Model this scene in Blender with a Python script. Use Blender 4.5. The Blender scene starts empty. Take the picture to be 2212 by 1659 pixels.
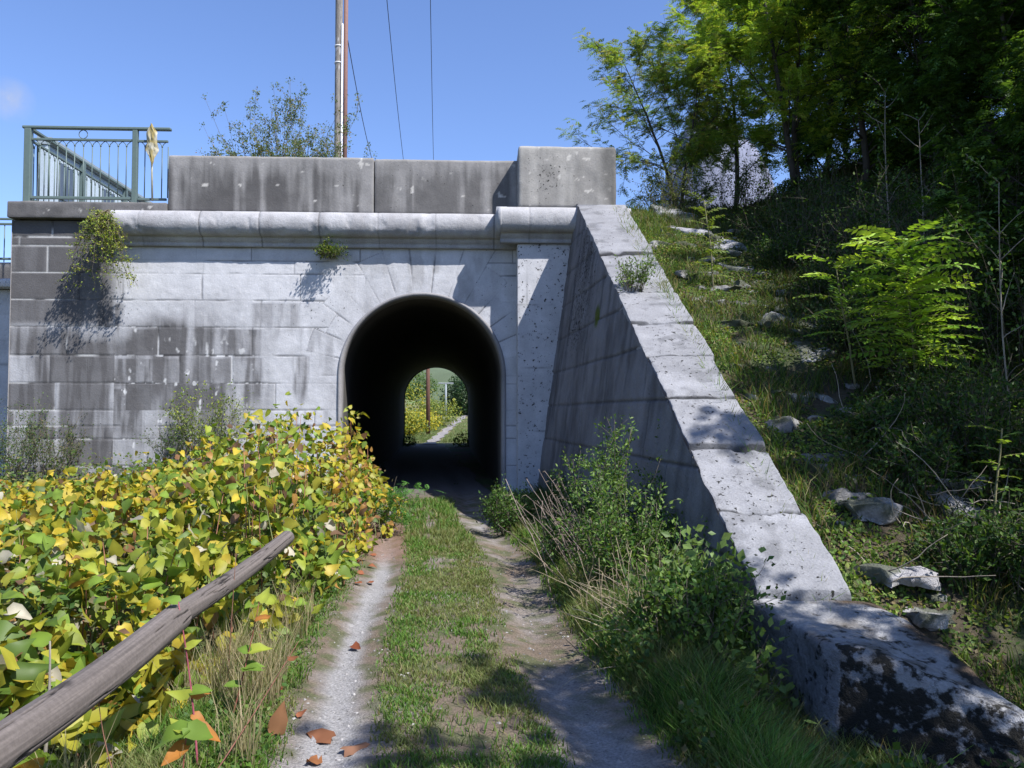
import bpy, math, numpy as np
from math import sin, cos, tan, pi, radians, sqrt, atan2
S = bpy.context.scene
COL = S.collection
rng = np.random.default_rng(11)
A = np.array
def nrm(v):
    v = np.asarray(v, float); return v / (np.linalg.norm(v, axis=-1, keepdims=True) + 1e-12)
# ------------------------------------------------------------------ camera frame
CAM = A([0., -15.4, 1.6]); YAW = radians(2.5); FPX = 1703.; PITCH = math.atan(63.5 / FPX)
SX, SY, SZ = 1.15, -1.0, 1.9            # towards the sun
def CW(xr, d, z):                        # right / forward of the viewpoint -> world
    return A([xr * cos(YAW) + d * sin(YAW), CAM[1] + d * cos(YAW) - xr * sin(YAW), z])
def toC(X, Y):
    dx = X; dy = Y - CAM[1]
    return dx * cos(YAW) - dy * sin(YAW), dx * sin(YAW) + dy * cos(YAW)
def ray(px, py):
    x = (px - 1106) / FPX; y = (829.5 - py) / FPX
    f = cos(PITCH) - y * sin(PITCH); u = sin(PITCH) + y * cos(PITCH)
    return x / f, u / f                  # per unit of forward distance
def at(px, py, d):
    x, u = ray(px, py); return CW(x * d, d, CAM[2] + u * d)
def atY(px, py, Y):
    x, u = ray(px, py); d = (Y - CAM[1]) / (cos(YAW) - x * sin(YAW)); return CW(x * d, d, CAM[2] + u * d)
# ------------------------------------------------------------------ noise
def _h(i, j, k, s):
    n = (i * 73856093) ^ (j * 19349663) ^ (k * 83492791) ^ (s * 2654435761)
    n = n & 0xffffffff; n = ((n ^ (n >> 15)) * 2246822519) & 0xffffffff
    n = ((n ^ (n >> 13)) * 3266489917) & 0xffffffff
    return ((n ^ (n >> 16)) & 0xffffff) / float(0xffffff)
def vn(p, s=0):
    p = np.asarray(p, float); i = np.floor(p).astype(np.int64); f = p - i; f = f * f * (3 - 2 * f)
    r = 0
    for a in (0, 1):
        wa = f[..., 0] if a else 1 - f[..., 0]
        for b in (0, 1):
            wb = f[..., 1] if b else 1 - f[..., 1]
            for c in (0, 1):
                wc = f[..., 2] if c else 1 - f[..., 2]
                r = r + wa * wb * wc * _h(i[..., 0] + a, i[..., 1] + b, i[..., 2] + c, s)
    return r
def fbm(p, s=0, o=4):
    r = 0; a = .5; p = np.asarray(p, float)
    for k in range(o): r = r + a * vn(p, s + k); p = p * 2.03 + 7.1; a *= .5
    return r / (1 - .5 ** o)
def P3(x, y, z): return np.stack(np.broadcast_arrays(x, y, z), -1)
def ss(a, b, x):
    t = np.clip((x - a) / (b - a), 0, 1); return t * t * (3 - 2 * t)
# ------------------------------------------------------------------ objects
def tag(o, label=None, cat=None, group=None, kind=None):
    if label: o['label'] = label
    if cat: o['category'] = cat
    if group: o['group'] = group
    if kind: o['kind'] = kind
    return o
def thing(name, label, cat, loc=(0, 0, 0), group=None):
    o = bpy.data.objects.new(name, None); COL.objects.link(o); o.location = loc; o.empty_display_size = .2
    return tag(o, label, cat, group)
def obj(name, V, F, mat, parent=None, col=None, smooth=True):
    V = np.asarray(V, np.float64).reshape(-1, 3)
    if parent is not None and parent.type == 'EMPTY': V = V - A(parent.location)
    elif parent is not None and parent.parent is not None: V = V - A(parent.parent.location)
    if not isinstance(F, list): F = [F]
    F = [np.asarray(f, np.int32) for f in F if len(f)]
    me = bpy.data.meshes.new(name); me.vertices.add(len(V)); me.vertices.foreach_set('co', V.astype(np.float32).ravel())
    nl = sum(f.size for f in F); npoly = sum(len(f) for f in F)
    me.loops.add(nl); me.polygons.add(npoly)
    me.loops.foreach_set('vertex_index', np.concatenate([f.ravel() for f in F]))
    tot = np.concatenate([np.full(len(f), f.shape[1], np.int32) for f in F])
    st = np.concatenate([[0], np.cumsum(tot)[:-1]]).astype(np.int32)
    me.polygons.foreach_set('loop_start', st)
    me.polygons.foreach_set('use_smooth', np.full(npoly, smooth))
    me.update(calc_edges=True); me.validate()
    if col is not None:
        c = np.ones((len(V), 4), np.float32); col = np.asarray(col, np.float32)
        c[:, :col.shape[-1]] = col
        if col.shape[-1] == 3: c[:, 3] = 0
        a = me.color_attributes.new('col', 'FLOAT_COLOR', 'POINT'); a.data.foreach_set('color', c.ravel())
    me.materials.append(mat)
    o = bpy.data.objects.new(name, me); COL.objects.link(o)
    if parent is not None: o.parent = parent
    return o
class MB:
    def __init__(s): s.v = []; s.f = {}; s.c = []; s.n = 0
    def add(s, V, F, c=(1, 1, 1, 0)):
        V = np.asarray(V, float).reshape(-1, 3)
        if not isinstance(F, list): F = [F]
        for f in F:
            f = np.asarray(f, np.int64)
            if len(f): s.f.setdefault(f.shape[1], []).append(f + s.n)
        c = np.asarray(c, float)
        if c.ndim == 1: c = np.tile(c, (len(V), 1))
        if c.shape[1] == 3: c = np.concatenate([c, np.zeros((len(c), 1))], 1)
        s.v.append(V); s.c.append(c); s.n += len(V); return s
    def build(s, name, mat, parent=None, smooth=True):
        return obj(name, np.concatenate(s.v), [np.concatenate(f) for f in s.f.values()], mat, parent, np.concatenate(s.c), smooth)
def gridF(n, m, off=0, flip=False):
    i, j = np.meshgrid(np.arange(n - 1), np.arange(m - 1), indexing='ij'); a = (i * m + j).ravel() + off
    q = np.stack([a, a + m, a + m + 1, a + 1], 1)
    return q[:, ::-1] if flip else q
def tube(pts, rad, n=8, caps=True):
    pts = np.asarray(pts, float); k = len(pts); rad = np.broadcast_to(rad, k)
    T = nrm(np.gradient(pts, axis=0)); up = A([0, 0, 1.]) if abs(T[0, 2]) < .9 else A([1., 0, 0])
    N = nrm(up - (T @ up)[:, None] * T); B = np.cross(T, N)
    an = np.linspace(0, 2 * pi, n, endpoint=False)
    V = (pts[:, None] + rad[:, None, None] * (np.cos(an)[None, :, None] * N[:, None] + np.sin(an)[None, :, None] * B[:, None])).reshape(-1, 3)
    i, j = np.meshgrid(np.arange(k - 1), np.arange(n), indexing='ij')
    a = i * n + j; b = i * n + (j + 1) % n
    F = [np.stack([a, b, b + n, a + n], -1).reshape(-1, 4)]
    if caps: F.append(np.stack([np.arange(n)[::-1], np.arange(n) + (k - 1) * n]))
    return V, F
def boxVF(c, s, rot=0):
    x, y, z = A(s) / 2; V = A([[a * x, b * y, cc * z] for a in (-1, 1) for b in (-1, 1) for cc in (-1, 1)])
    c_, s_ = cos(rot), sin(rot); V = V @ A([[c_, s_, 0], [-s_, c_, 0], [0, 0, 1]]) + A(c)
    return V, A([[0, 1, 3, 2], [4, 6, 7, 5], [0, 4, 5, 1], [2, 3, 7, 6], [0, 2, 6, 4], [1, 5, 7, 3]])
def bbox(c, s, rot=0, bev=.008):         # box with chamfered edges
    h = A(s) / 2; b = min(bev, min(h) * .45)
    V = []; idx = {}
    for sx in (-1, 1):
        for sy in (-1, 1):
            for sz in (-1, 1):
                for ax in range(3):
                    p = A([sx, sy, sz]) * (h - b); p[ax] += A([sx, sy, sz])[ax] * b
                    idx[(sx, sy, sz, ax)] = len(V); V.append(p)
    Q = []; T = []
    for ax in range(3):
        o = [k for k in range(3) if k != ax]
        for sg in (-1, 1):
            q = []
            for (u, w) in ((-1, -1), (1, -1), (1, 1), (-1, 1)):
                k = [0, 0, 0]; k[ax] = sg; k[o[0]] = u; k[o[1]] = w; q.append(idx[(*k, ax)])
            Q.append(q)
        for u in (-1, 1):
            for w in (-1, 1):
                q = []
                for (t, a2) in ((-1, o[0]), (1, o[0]), (1, o[1]), (-1, o[1])):
                    k = [0, 0, 0]; k[ax] = t; k[o[0]] = u; k[o[1]] = w; q.append(idx[(*k, a2)])
                Q.append(q)
    for sx in (-1, 1):
        for sy in (-1, 1):
            for sz in (-1, 1): T.append([idx[(sx, sy, sz, a)] for a in range(3)])
    V = A(V)
    def fix(F):
        out = []
        for f in F:
            p = V[f]; n = np.cross(p[1] - p[0], p[2] - p[1]); out.append(f if n @ p.mean(0) > 0 else f[::-1])
        return A(out)
    Q = fix(Q); T = fix(T)
    c_, s_ = cos(rot), sin(rot); V = V @ A([[c_, s_, 0], [-s_, c_, 0], [0, 0, 1]]) + A(c)
    return V, [Q, T]
def stonebox(size, res, rad, warp, amp=.01, freq=4, seed=0, skip=()):
    """subdivided box with rounded, worn edges; warp maps local coords to world"""
    s = A(size, float); n = [max(2, int(round(s[k] / res)) + 1) for k in range(3)]
    VV = []; FF = []; off = 0
    for ax in range(3):
        o = [k for k in range(3) if k != ax]
        for sg in (-1, 1):
            if (ax, sg) in skip: continue
            u = np.linspace(-.5, .5, n[o[0]]) * s[o[0]]; w = np.linspace(-.5, .5, n[o[1]]) * s[o[1]]
            U, W = np.meshgrid(u, w, indexing='ij'); p = np.zeros(U.shape + (3,)); p[..., o[0]] = U; p[..., o[1]] = W; p[..., ax] = sg * s[ax] / 2
            VV.append(p.reshape(-1, 3)); flip = (sg > 0) ^ (ax == 1)
            FF.append(gridF(len(u), len(w), off, not flip)); off += U.size
    V = np.concatenate(VV); h = s / 2 - rad; inner = np.clip(V, -h, h); dd = V - inner; L = np.linalg.norm(dd, axis=1, keepdims=True)
    N = np.where(L > 1e-9, dd / np.maximum(L, 1e-9), 0); V = inner + N * rad
    nz = fbm(V * freq + seed * 3.7, seed, 4) - .5
    V = V + N * (nz[:, None] * 2 * amp)
    return warp(V), [np.concatenate(FF)], V, N
# ------------------------------------------------------------------ materials
def nodes(name):
    m = bpy.data.materials.new(name); m.use_nodes = True; nt = m.node_tree; nt.nodes.clear()
    out = nt.nodes.new('ShaderNodeOutputMaterial'); bs = nt.nodes.new('ShaderNodeBsdfPrincipled')
    nt.links.new(bs.outputs[0], out.inputs[0]); return m, nt, bs, out
def N_(nt, t, **kw):
    n = nt.nodes.new(t)
    for k, v in kw.items():
        if k.startswith('i_'): n.inputs[k[2:]].default_value = v
        else: setattr(n, k, v)
    return n
def mixc(nt, fac, a, b, bt='MIX'):
    n = nt.nodes.new('ShaderNodeMix'); n.data_type = 'RGBA'; n.blend_type = bt
    for s, v in ((0, fac), (6, a), (7, b)):
        if hasattr(v, 'links'): nt.links.new(v, n.inputs[s])
        else: n.inputs[s].default_value = v if s == 0 else (*v, 1)
    return n.outputs[2]
def rng_(nt, src, a, b, c=0., d=1.):
    n = nt.nodes.new('ShaderNodeMapRange'); n.inputs[1].default_value = a; n.inputs[2].default_value = b
    n.inputs[3].default_value = c; n.inputs[4].default_value = d; nt.links.new(src, n.inputs[0]); return n.outputs[0]
def noise(nt, vec, scale, detail=5, rough=.6):
    n = nt.nodes.new('ShaderNodeTexNoise'); n.inputs['Scale'].default_value = scale; n.inputs['Detail'].default_value = detail; n.inputs['Roughness'].default_value = rough
    nt.links.new(vec, n.inputs['Vector']); return n.outputs[0]
def math_(nt, op, a, b=0.):
    n = nt.nodes.new('ShaderNodeMath'); n.operation = op
    for s, v in ((0, a), (1, b)):
        if hasattr(v, 'links'): nt.links.new(v, n.inputs[s])
        else: n.inputs[s].default_value = v
    return n.outputs[0]
def bump(nt, bs, h, dist, strength=1.):
    b = nt.nodes.new('ShaderNodeBump'); b.inputs['Distance'].default_value = dist; b.inputs['Strength'].default_value = strength
    nt.links.new(h, b.inputs['Height']); nt.links.new(b.outputs[0], bs.inputs['Normal'])
def stone_mat(name, fine=38., lich=9., bd=.012, lc=(.018, .018, .017), rough=.92, soft=.04, amp_=.19):
    m, nt, bs, _ = nodes(name); at_ = N_(nt, 'ShaderNodeAttribute', attribute_name='col'); g = nt.nodes.new('ShaderNodeNewGeometry'); v = g.outputs['Position']
    n1 = noise(nt, v, fine, 6, .65); n2 = noise(nt, v, 3.1, 5, .6); n3 = noise(nt, v, lich, 6, .62)
    c = mixc(nt, 1., at_.outputs['Color'], (1, 1, 1), 'MULTIPLY')
    gr = nt.nodes.new('ShaderNodeCombineColor'); f = math_(nt, 'MULTIPLY', rng_(nt, n1, .3, .7, 1 - amp_, 1 + amp_), rng_(nt, n2, .3, .7, .86, 1.12))
    for k in range(3): nt.links.new(f, gr.inputs[k])
    c = mixc(nt, 1., at_.outputs['Color'], gr.outputs[0], 'MULTIPLY')
    k = math_(nt, 'ADD', n3, math_(nt, 'MULTIPLY', at_.outputs['Alpha'], .45))
    k = rng_(nt, k, .70, .70 + soft)
    c = mixc(nt, k, c, lc); nt.links.new(c, bs.inputs['Base Color'])
    bs.inputs['Roughness'].default_value = rough; bs.inputs['Specular IOR Level'].default_value = .2
    h = math_(nt, 'SUBTRACT', math_(nt, 'ADD', n1, math_(nt, 'MULTIPLY', n3, 1.5)), math_(nt, 'MULTIPLY', k, .5))
    bump(nt, bs, h, bd); return m
def leaf_mat(name, trans=.4, rough=.5, spec=.3):
    m, nt, bs, out = nodes(name); a = N_(nt, 'ShaderNodeAttribute', attribute_name='col')
    nt.links.new(a.outputs['Color'], bs.inputs['Base Color']); bs.inputs['Roughness'].default_value = rough; bs.inputs['Specular IOR Level'].default_value = spec
    t = nt.nodes.new('ShaderNodeBsdfTranslucent'); c = mixc(nt, 1., a.outputs['Color'], (1.3, 1.25, .55), 'MULTIPLY'); nt.links.new(c, t.inputs[0])
    mx = nt.nodes.new('ShaderNodeMixShader'); mx.inputs[0].default_value = trans
    nt.links.new(bs.outputs[0], mx.inputs[1]); nt.links.new(t.outputs[0], mx.inputs[2]); nt.links.new(mx.outputs[0], out.inputs[0]); return m
def attr_mat(name, rough=.8, metal=0, spec=.3, ns=30., amt=.25, bd=.004, stretch=None):
    m, nt, bs, _ = nodes(name); a = N_(nt, 'ShaderNodeAttribute', attribute_name='col'); g = nt.nodes.new('ShaderNodeNewGeometry'); v = g.outputs['Position']
    if stretch:
        mp = nt.nodes.new('ShaderNodeMapping'); mp.inputs['Scale'].default_value = stretch; nt.links.new(v, mp.inputs[0]); v = mp.outputs[0]
    n = noise(nt, v, ns, 6, .65); gr = nt.nodes.new('ShaderNodeCombineColor'); f = rng_(nt, n, .3, .7, 1 - amt, 1 + amt)
    for k in range(3): nt.links.new(f, gr.inputs[k])
    nt.links.new(mixc(nt, 1., a.outputs['Color'], gr.outputs[0], 'MULTIPLY'), bs.inputs['Base Color'])
    bs.inputs['Roughness'].default_value = rough; bs.inputs['Metallic'].default_value = metal; bs.inputs['Specular IOR Level'].default_value = spec
    bump(nt, bs, n, bd); return m
M_stone = stone_mat('pale_limestone', lich=19., bd=.0025, amp_=.10)
M_cap = stone_mat('weathered_limestone', 60., 20., .006)
M_moss = stone_mat('lichen_limestone', 45., 13., .02, (.022, .021, .018), soft=.10)
M_ground = attr_mat('soil', .95, ns=22., amt=.35, bd=.03)
M_path = attr_mat('gravel', .95, ns=70., amt=.4, bd=.02)
M_leaf = leaf_mat('leaf'); M_leafd = leaf_mat('thin_leaf', .42, .55, .25)
M_dead = leaf_mat('dead_leaf', .06, .9, .05)
M_wood = attr_mat('grey_wood', .85, ns=60., amt=.18, bd=.0015)
M_bark = attr_mat('bark', .9, ns=25., amt=.35, bd=.01, stretch=(1, 1, .25))
M_paint = attr_mat('painted_steel', .45, ns=12., amt=.08, bd=.0005)
M_plain = attr_mat('dull_surface', .8, ns=15., amt=.12, bd=.001)
M_wire = attr_mat('cable_sheath', .6, ns=15., amt=.05, bd=.0005)
# ------------------------------------------------------------------ key geometry
GR = lambda v: v
TL = at(1248, 443, 14.8); TR = at(1352, 446, 14.8); BL = at(1628, 1283, 5.5); BR = at(1850, 1283, 5.5)
TR[2] = TL[2]; BR[2] = BL[2]
ZC = atY(900, 538, 0)[2]                       # underside of the cornice
XP0 = atY(1118, 600, -.45)[0]                  # left edge of the pilaster
AX = atY(912, 800, 0)[0]; AR = 1.585; ASP = 2.33   # arch
TUN = A([-.0407, 1.0])                         # tunnel axis
TL_ = 24.5
ZTOP = atY(900, 463, -.1)[2]                   # top of the cornice = foot of the parapet
XL0 = atY(18, 600, -.1)[0]                     # left corner
XPI = atY(252, 600, 0)[0]                      # pier / wall change
def capz(Y): return BL[2] + (TL[2] - BL[2]) * (Y - BL[1]) / (TL[1] - BL[1])
def capx(Y, k=.5):
    t = (Y - BL[1]) / (TL[1] - BL[1]); l = BL[0] + (TL[0] - BL[0]) * t; r = BR[0] + (TR[0] - BR[0]) * t; return l + (r - l) * k
def rutL(d): return -.37 - .124 * d + .06 * np.sin(d * .9)
def rutR(d): return rutL(d) + 1.36 + .05 * np.sin(d * .7 + 1)
def ground(X, Y):
    X = np.asarray(X, float); Y = np.asarray(Y, float); xr, d = toC(X, Y)
    z = .05 * (fbm(P3(X * .9, Y * .9, 0), 3, 3) - .5) + 0 * X
    # ruts and crown of the track
    dl = np.abs(xr - rutL(d)); dr = np.abs(xr - rutR(d)); near = 1 - ss(20, 30, d)
    z = z - (.05 * np.exp(-(dl / .16) ** 2) + .05 * np.exp(-(dr / .18) ** 2)) * near
    # left bank, behind the rail, rises towards the wall
    z = z + .35 * ss(6, 15, d) * ss(-2.4, -4.5, xr) * (1 - ss(15.5, 18, d))
    z = z + (.10 * ss(.6, 1.2, xr) * ss(4.5, 6, d) - .42 * ss(1.0, 1.75, xr) * (1 - ss(4.6, 6.2, d))) * (1 - ss(15., 15.4, d))
    # embankment right of the wing wall
    Yc = np.clip(Y, BL[1] - 1.2, TL[1] + .4); e = np.minimum(capz(Yc) - .16, 5.55)
    e = np.where(Y < BL[1], np.maximum(e, -.35), e)
    cx = capx(np.clip(Y, BL[1], TL[1]), .35); wR = ss(0, .35, X - cx) * ss(BL[1] - 1.5, BL[1] + .2, Y)
    side = ss(4.6, 9.5, X); e = e + 1.6 * side + 1.0 * ss(8, 14, X) + .14 * (fbm(P3(X * 1.4, Y * 1.4, 4), 9, 4) - .5) * ss(.3, .8, X - cx)
    far = 1 - ss(TL_ - 1, TL_ + 5, Y)
    wT = np.where(Y > .3, ss(2.2, 2.5, X) * far, wR)
    e = np.maximum(e, -.35)
    z = z * (1 - wT) + e * wT
    z = z + ss(TL_ + 4, 110, Y) * 3.4
    z = z + 2.5 * ss(TL_ + 2, TL_ + 25, Y) * ss(-2, -16, X - TUN[0] * Y)
    return z
# ------------------------------------------------------------------ ground sheet
def axis(breaks):
    out = []
    for a, b, st in breaks: out.append(np.arange(a, b, st))
    return np.concatenate(out + [[breaks[-1][1]]])
gx = axis([(-900, -100, 80), (-100, -16, 6), (-16, -6, .5), (-6, -2.6, .15), (-2.6, 5.2, .07), (5.2, 10, .25), (10, 20, 1.), (20, 100, 8), (100, 900, 80)])
gy = axis([(-60, -17, 4), (-17, -1.5, .08), (-1.5, 2, .15), (2, 24, .8), (24, 60, .8), (60, 130, 5), (130, 1500, 80)])
X, Y = np.meshgrid(gx, gy, indexing='ij'); Z = ground(X, Y)
p = P3(X, Y, Z)
n1 = fbm(p * 1.3, 21, 4); n2 = fbm(p * 5, 22, 4)
soil = A([.085, .062, .04]); grs = A([.045, .075, .018]); dk = A([.03, .028, .018])
c = soil + (grs - soil) * ss(.42, .58, n1)[..., None]
far = ss(22, 34, Y)[..., None]
fg = A([.10, .15, .045]) + (A([.17, .15, .08]) - A([.10, .15, .045])) * ss(.4, .6, n1)[..., None]
c = c * (1 - far) + fg * far
er = ss(.3, .8, X - capx(np.clip(Y, BL[1], TL[1])))[..., None] * (Y < 1)[..., None]
c = c * (1 - er * .6) + dk * er * .6
c = c * (.75 + .5 * n2[..., None])
g = obj('ground', p, gridF(len(gx), len(gy)), M_ground, col=c.reshape(-1, 3)); tag(g, kind='structure')
# ------------------------------------------------------------------ track
dd = np.concatenate([np.arange(1.5, 16, .035), np.arange(16, 41, .3)]); ww = np.linspace(-.62, 2.0, 76)
D, Wd = np.meshgrid(dd, ww, indexing='ij')
base = rutL(D); edge = .5 * (fbm(P3(D * 1.1, np.sign(Wd - .7), 0), 5, 4) - .5)
xr = base + np.where(Wd < 0, Wd * (1 + edge), np.where(Wd > 1.36, 1.36 + (Wd - 1.36) * (1 + edge), Wd))
Q = CW(0, 0, 0); X = xr * cos(YAW) + D * sin(YAW); Y = CAM[1] + D * cos(YAW) - xr * sin(YAW)
edg = np.minimum(ss(-.62, -.5, Wd), ss(2.0, 1.88, Wd))
Z = ground(X, Y) - .015 + .023 * edg
p = P3(X, Y, Z); dl = np.abs(xr - rutL(D)); dr = np.abs(xr - rutR(D))
n1 = fbm(p * 2.2, 31, 4); n2 = fbm(p * 9, 32, 4); n3 = fbm(p * 30, 33, 3)
grav = A([.27, .262, .262]); earth = A([.15, .115, .085]); gre = A([.05, .08, .02])
k = np.clip(np.exp(-(dl / (.10 + .08 * ss(4.6, 3.4, D))) ** 2) * 1.35 + np.exp(-(dr / .15) ** 2) * (.22 + .62 * ss(5.2, 3.9, D)) - (n1 - .5) * 1.3 - (n2 - .5) * .8, 0, 1) * (1 - .45 * ss(8, 9.6, D) * (dl < .6))
c = earth + (grav - earth) * k[..., None]
mid = ss(.5, .62, n2) * (1 - k); c = c + (gre - c) * (mid * .6)[..., None]
red = ss(8.3, 9.2, D) * (1 - ss(11, 12.5, D)) * (dl < .45); c = c + (A([.22, .12, .085]) - c) * (red * .55)[..., None]
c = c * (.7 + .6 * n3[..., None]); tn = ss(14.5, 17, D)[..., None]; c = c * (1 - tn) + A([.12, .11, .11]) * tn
c = c * (1 - ss(38, 40, D)[..., None] * 0)
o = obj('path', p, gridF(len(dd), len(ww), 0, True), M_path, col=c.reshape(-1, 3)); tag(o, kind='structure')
# far path beyond the tunnel
dd = np.linspace(TL_ + .3, 95, 120); ww = np.linspace(-.5, .5, 9); D, Wd = np.meshgrid(dd, ww, indexing='ij')
cx = TUN[0] * D + AX + .1 - .5 + (D - TL_) * .028 + ((D - TL_) / 20.) ** 2 * .45
X = cx + Wd * .6 * (1 + .3 * np.sin(D * 1.3)); Z = ground(X, D) + .05
tt = ground(X, D)
c = A([.22, .205, .20]) * (.7 + .5 * fbm(P3(X * 3, D * 3, 0), 5, 3)[..., None])
o = obj('path', P3(X, D, Z), gridF(len(dd), len(ww), 0, True), M_path, col=c.reshape(-1, 3)); tag(o, kind='structure')
# ------------------------------------------------------------------ masonry painting
STONE = A([.47, .472, .495]); DARK = A([.080, .077, .079]); GREY = A([.27, .262, .268])
def streak(x, z, s, fx=7., fz=.7): return fbm(P3(x * fx, z * fz, s * 1.), s, 4)
def wstain(X, Z, br, blk_amt=.5):
    sk = fbm(P3(X * 4.2, Z * .45, 64.), 64, 4); sk2 = fbm(P3(X * 12, Z * .9, 65.), 65, 4); bg_ = fbm(P3(X * .7, Z * 1.0, 0), 63, 4)
    M = np.maximum(ss(3.75, 3.1, Z + 1.3 * (bg_ - .5) + .25 * (br - .5)) * ss(-3.6, -5.6, X + 2.2 * (sk - .5)), ss(3.15, 3.35, Z + .2 * (bg_ - .5)) * ss(XPI + .35, XPI - .15, X + .5 * (sk - .5)))
    k = ss(.37, .53, sk * .50 + bg_ * .16 + br * .34); k = k * .78 + .22 * ss(.42, .6, sk2)
    hi = ss(3.2, 3.4, Z) * ss(XPI + .2, XPI - .1, X); k = np.maximum(k, hi * (.75 + .25 * k))
    return np.clip(M * (.30 + .80 * k), 0, 1), sk, sk2, bg_
# main wall: fine sheet in the plane Y=0 with recessed joints and an arched opening
st = .0175
xs = np.arange(XPI - .02, XP0 + .06, st); zs = np.arange(-.5, ZC + .03, st)
def blocks(X, Z, ztop, hs, seed, wmin=1.0, wmax=2.1):
    """coursed ashlar: returns distance to the nearest joint, block id"""
    edges = [ztop]
    r = np.random.default_rng(seed)
    for h in hs: edges.append(edges[-1] - h)
    edges = A(edges); row = np.clip(np.searchsorted(-edges, -Z, side='right') - 1, 0, len(hs) - 1)
    dz = np.minimum(np.abs(Z - edges[row]), np.abs(Z - edges[row + 1]))
    dx = np.full(X.shape, 9.); bid = np.zeros(X.shape, int)
    for k in range(len(hs)):
        m = row == k; e = [-16 + r.uniform(0, 1)]
        while e[-1] < 8: e.append(e[-1] + r.uniform(wmin, wmax))
        e = A(e); j = np.clip(np.searchsorted(e, X[m]) - 1, 0, len(e) - 2)
        dx[m] = np.minimum(X[m] - e[j], e[j + 1] - X[m]); bid[m] = k * 100 + j
    return dz, dx, bid
HS = [.265, .25] + [.52, .52, .55, .53, .52] + [.30, .25, .52, .52, .52]
X, Z = np.meshgrid(xs, zs, indexing='ij')
wob = .012 * (fbm(P3(X * 3, Z * 3, 0), 77, 3) - .5)
dz, dx, bid = blocks(X + wob, Z + wob, ZC, HS, 5)
jd = np.minimum(dz, dx)
# voussoirs
rx = X - AX; rz = Z - ASP; R = np.hypot(rx, rz); ang = np.arctan2(rx, rz)
nv = 15; sec = np.floor((ang + pi / 2) / (pi / nv)).astype(int); sc = np.clip(sec, 0, nv - 1)
ln = A([.42, .7, .46, .8, .5, .95, 3, 3, 3, 3, .9, .55, .8, .45, .7])[sc]
fan = (rz > 0) & (R < AR + ln)
fa = (ang + pi / 2) / (pi / nv) - sec; dja = np.minimum(fa, 1 - fa) * (pi / nv) * R
djr = np.where(ln < 2, np.abs(R - AR - ln) + .008, 9)
jd = np.where(fan, np.minimum(dja, djr), np.minimum(jd, np.where(rz > 0, djr + (ln > 2) * 9, 9)))
jamb = (rz <= 0) & (np.abs(rx) < AR + .32 + .16 * (np.floor(Z / .52) % 2)); 
bid = np.where(fan, 9000 + sc, bid)
js = fbm(P3(X * 2.2, Z * 2.2, 1), 60, 3); jw = .006 * ss(.40, .65, js) + .0015
joint = (1 - ss(jw, jw + .011, jd)) * (.25 + .75 * ss(.3, .5, js)) * np.where(fan, .6 + .4 * ss(.45, .55, js), 1)
Yv = joint * .009 + .012 * (fbm(P3(X * 2.2, Z * 2.2, 2), 61, 4) - .5) + .006 * (fbm(P3(X * 14, Z * 14, 2), 62, 3) - .5)
br = _h(bid, bid * 0 + 3, bid * 0, 5)
sv = .87 + .15 * br
c = STONE * sv[..., None]
big = fbm(P3(X * .55, Z * .9, 0), 63, 4); sk = streak(X, Z, 64, 5.5, .55); sk2 = streak(X, Z, 65, 13, 1.1)
# damp dark zone low on the left
low = ss(3.6, 2.75, Z + .8 * (big - .5) * 2 + .55 * (br - .5) - .10 * (X - AX + AR + 3) * -1 * .8) * ss(AX - AR - .25, AX - AR - 2.6, X + .9 * (sk - .5))
low = np.maximum(low, ss(XPI + 1.4, XPI - .2, X) * ss(4.1, 3.6, Z) * .35)
patch = ss(.46, .60, sk * .62 + br * .24 + big * .2)
dkm = np.clip(low * (.30 + 1.15 * patch) * (1 - .3 * ss(.6, .75, sk2)), 0, 1)
up = ss(.55, .72, sk * .6 + br * .42) * ss(3.9, 3.2, Z) * ss(AX - .9, AX - 1.9, X) * .45
dkm = np.maximum(wstain(X, Z, br)[0], up)
gm = ss(.42, .66, big) * .30 * ss(4.4, 3.6, Z) + .10 * sk2
c = c + (GREY * .95 - c) * gm[..., None]; c = c + (DARK * .95 - c) * (dkm * .95)[..., None]
for (px_, py_, w_, h_, am) in ((345, 712, 105, 66, .85), (525, 712, 66, 60, .7), (547, 773, 34, 100, .75), (650, 770, 24, 95, .85), (480, 775, 40, 55, .5), (600, 655, 95, 55, .4), (300, 775, 160, 62, .8), (200, 655, 120, 60, .7), (230, 840, 150, 110, .85), (420, 840, 120, 80, .6)):
    q_ = atY(px_, py_, 0); w_ = w_ * .009; h_ = h_ * .009; wn = .16 * (sk2 - .5) + .10 * (sk - .5)
    m_ = ss(w_ * .5 + .06, w_ * .5 - .05, np.abs(X - q_[0] + wn)) * ss(q_[2] + .012, q_[2] - .012, Z) * ss(q_[2] - h_ * 1.1 - .1, q_[2] - h_ * .75, Z + .5 * (fbm(P3(X * 9, Z * .5, 2), 99, 3) - .5)); c = c + (DARK * 1.15 - c) * (m_ * am * (.55 + .6 * ss(.35, .55, sk2)))[..., None].clip(0, .93)
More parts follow.
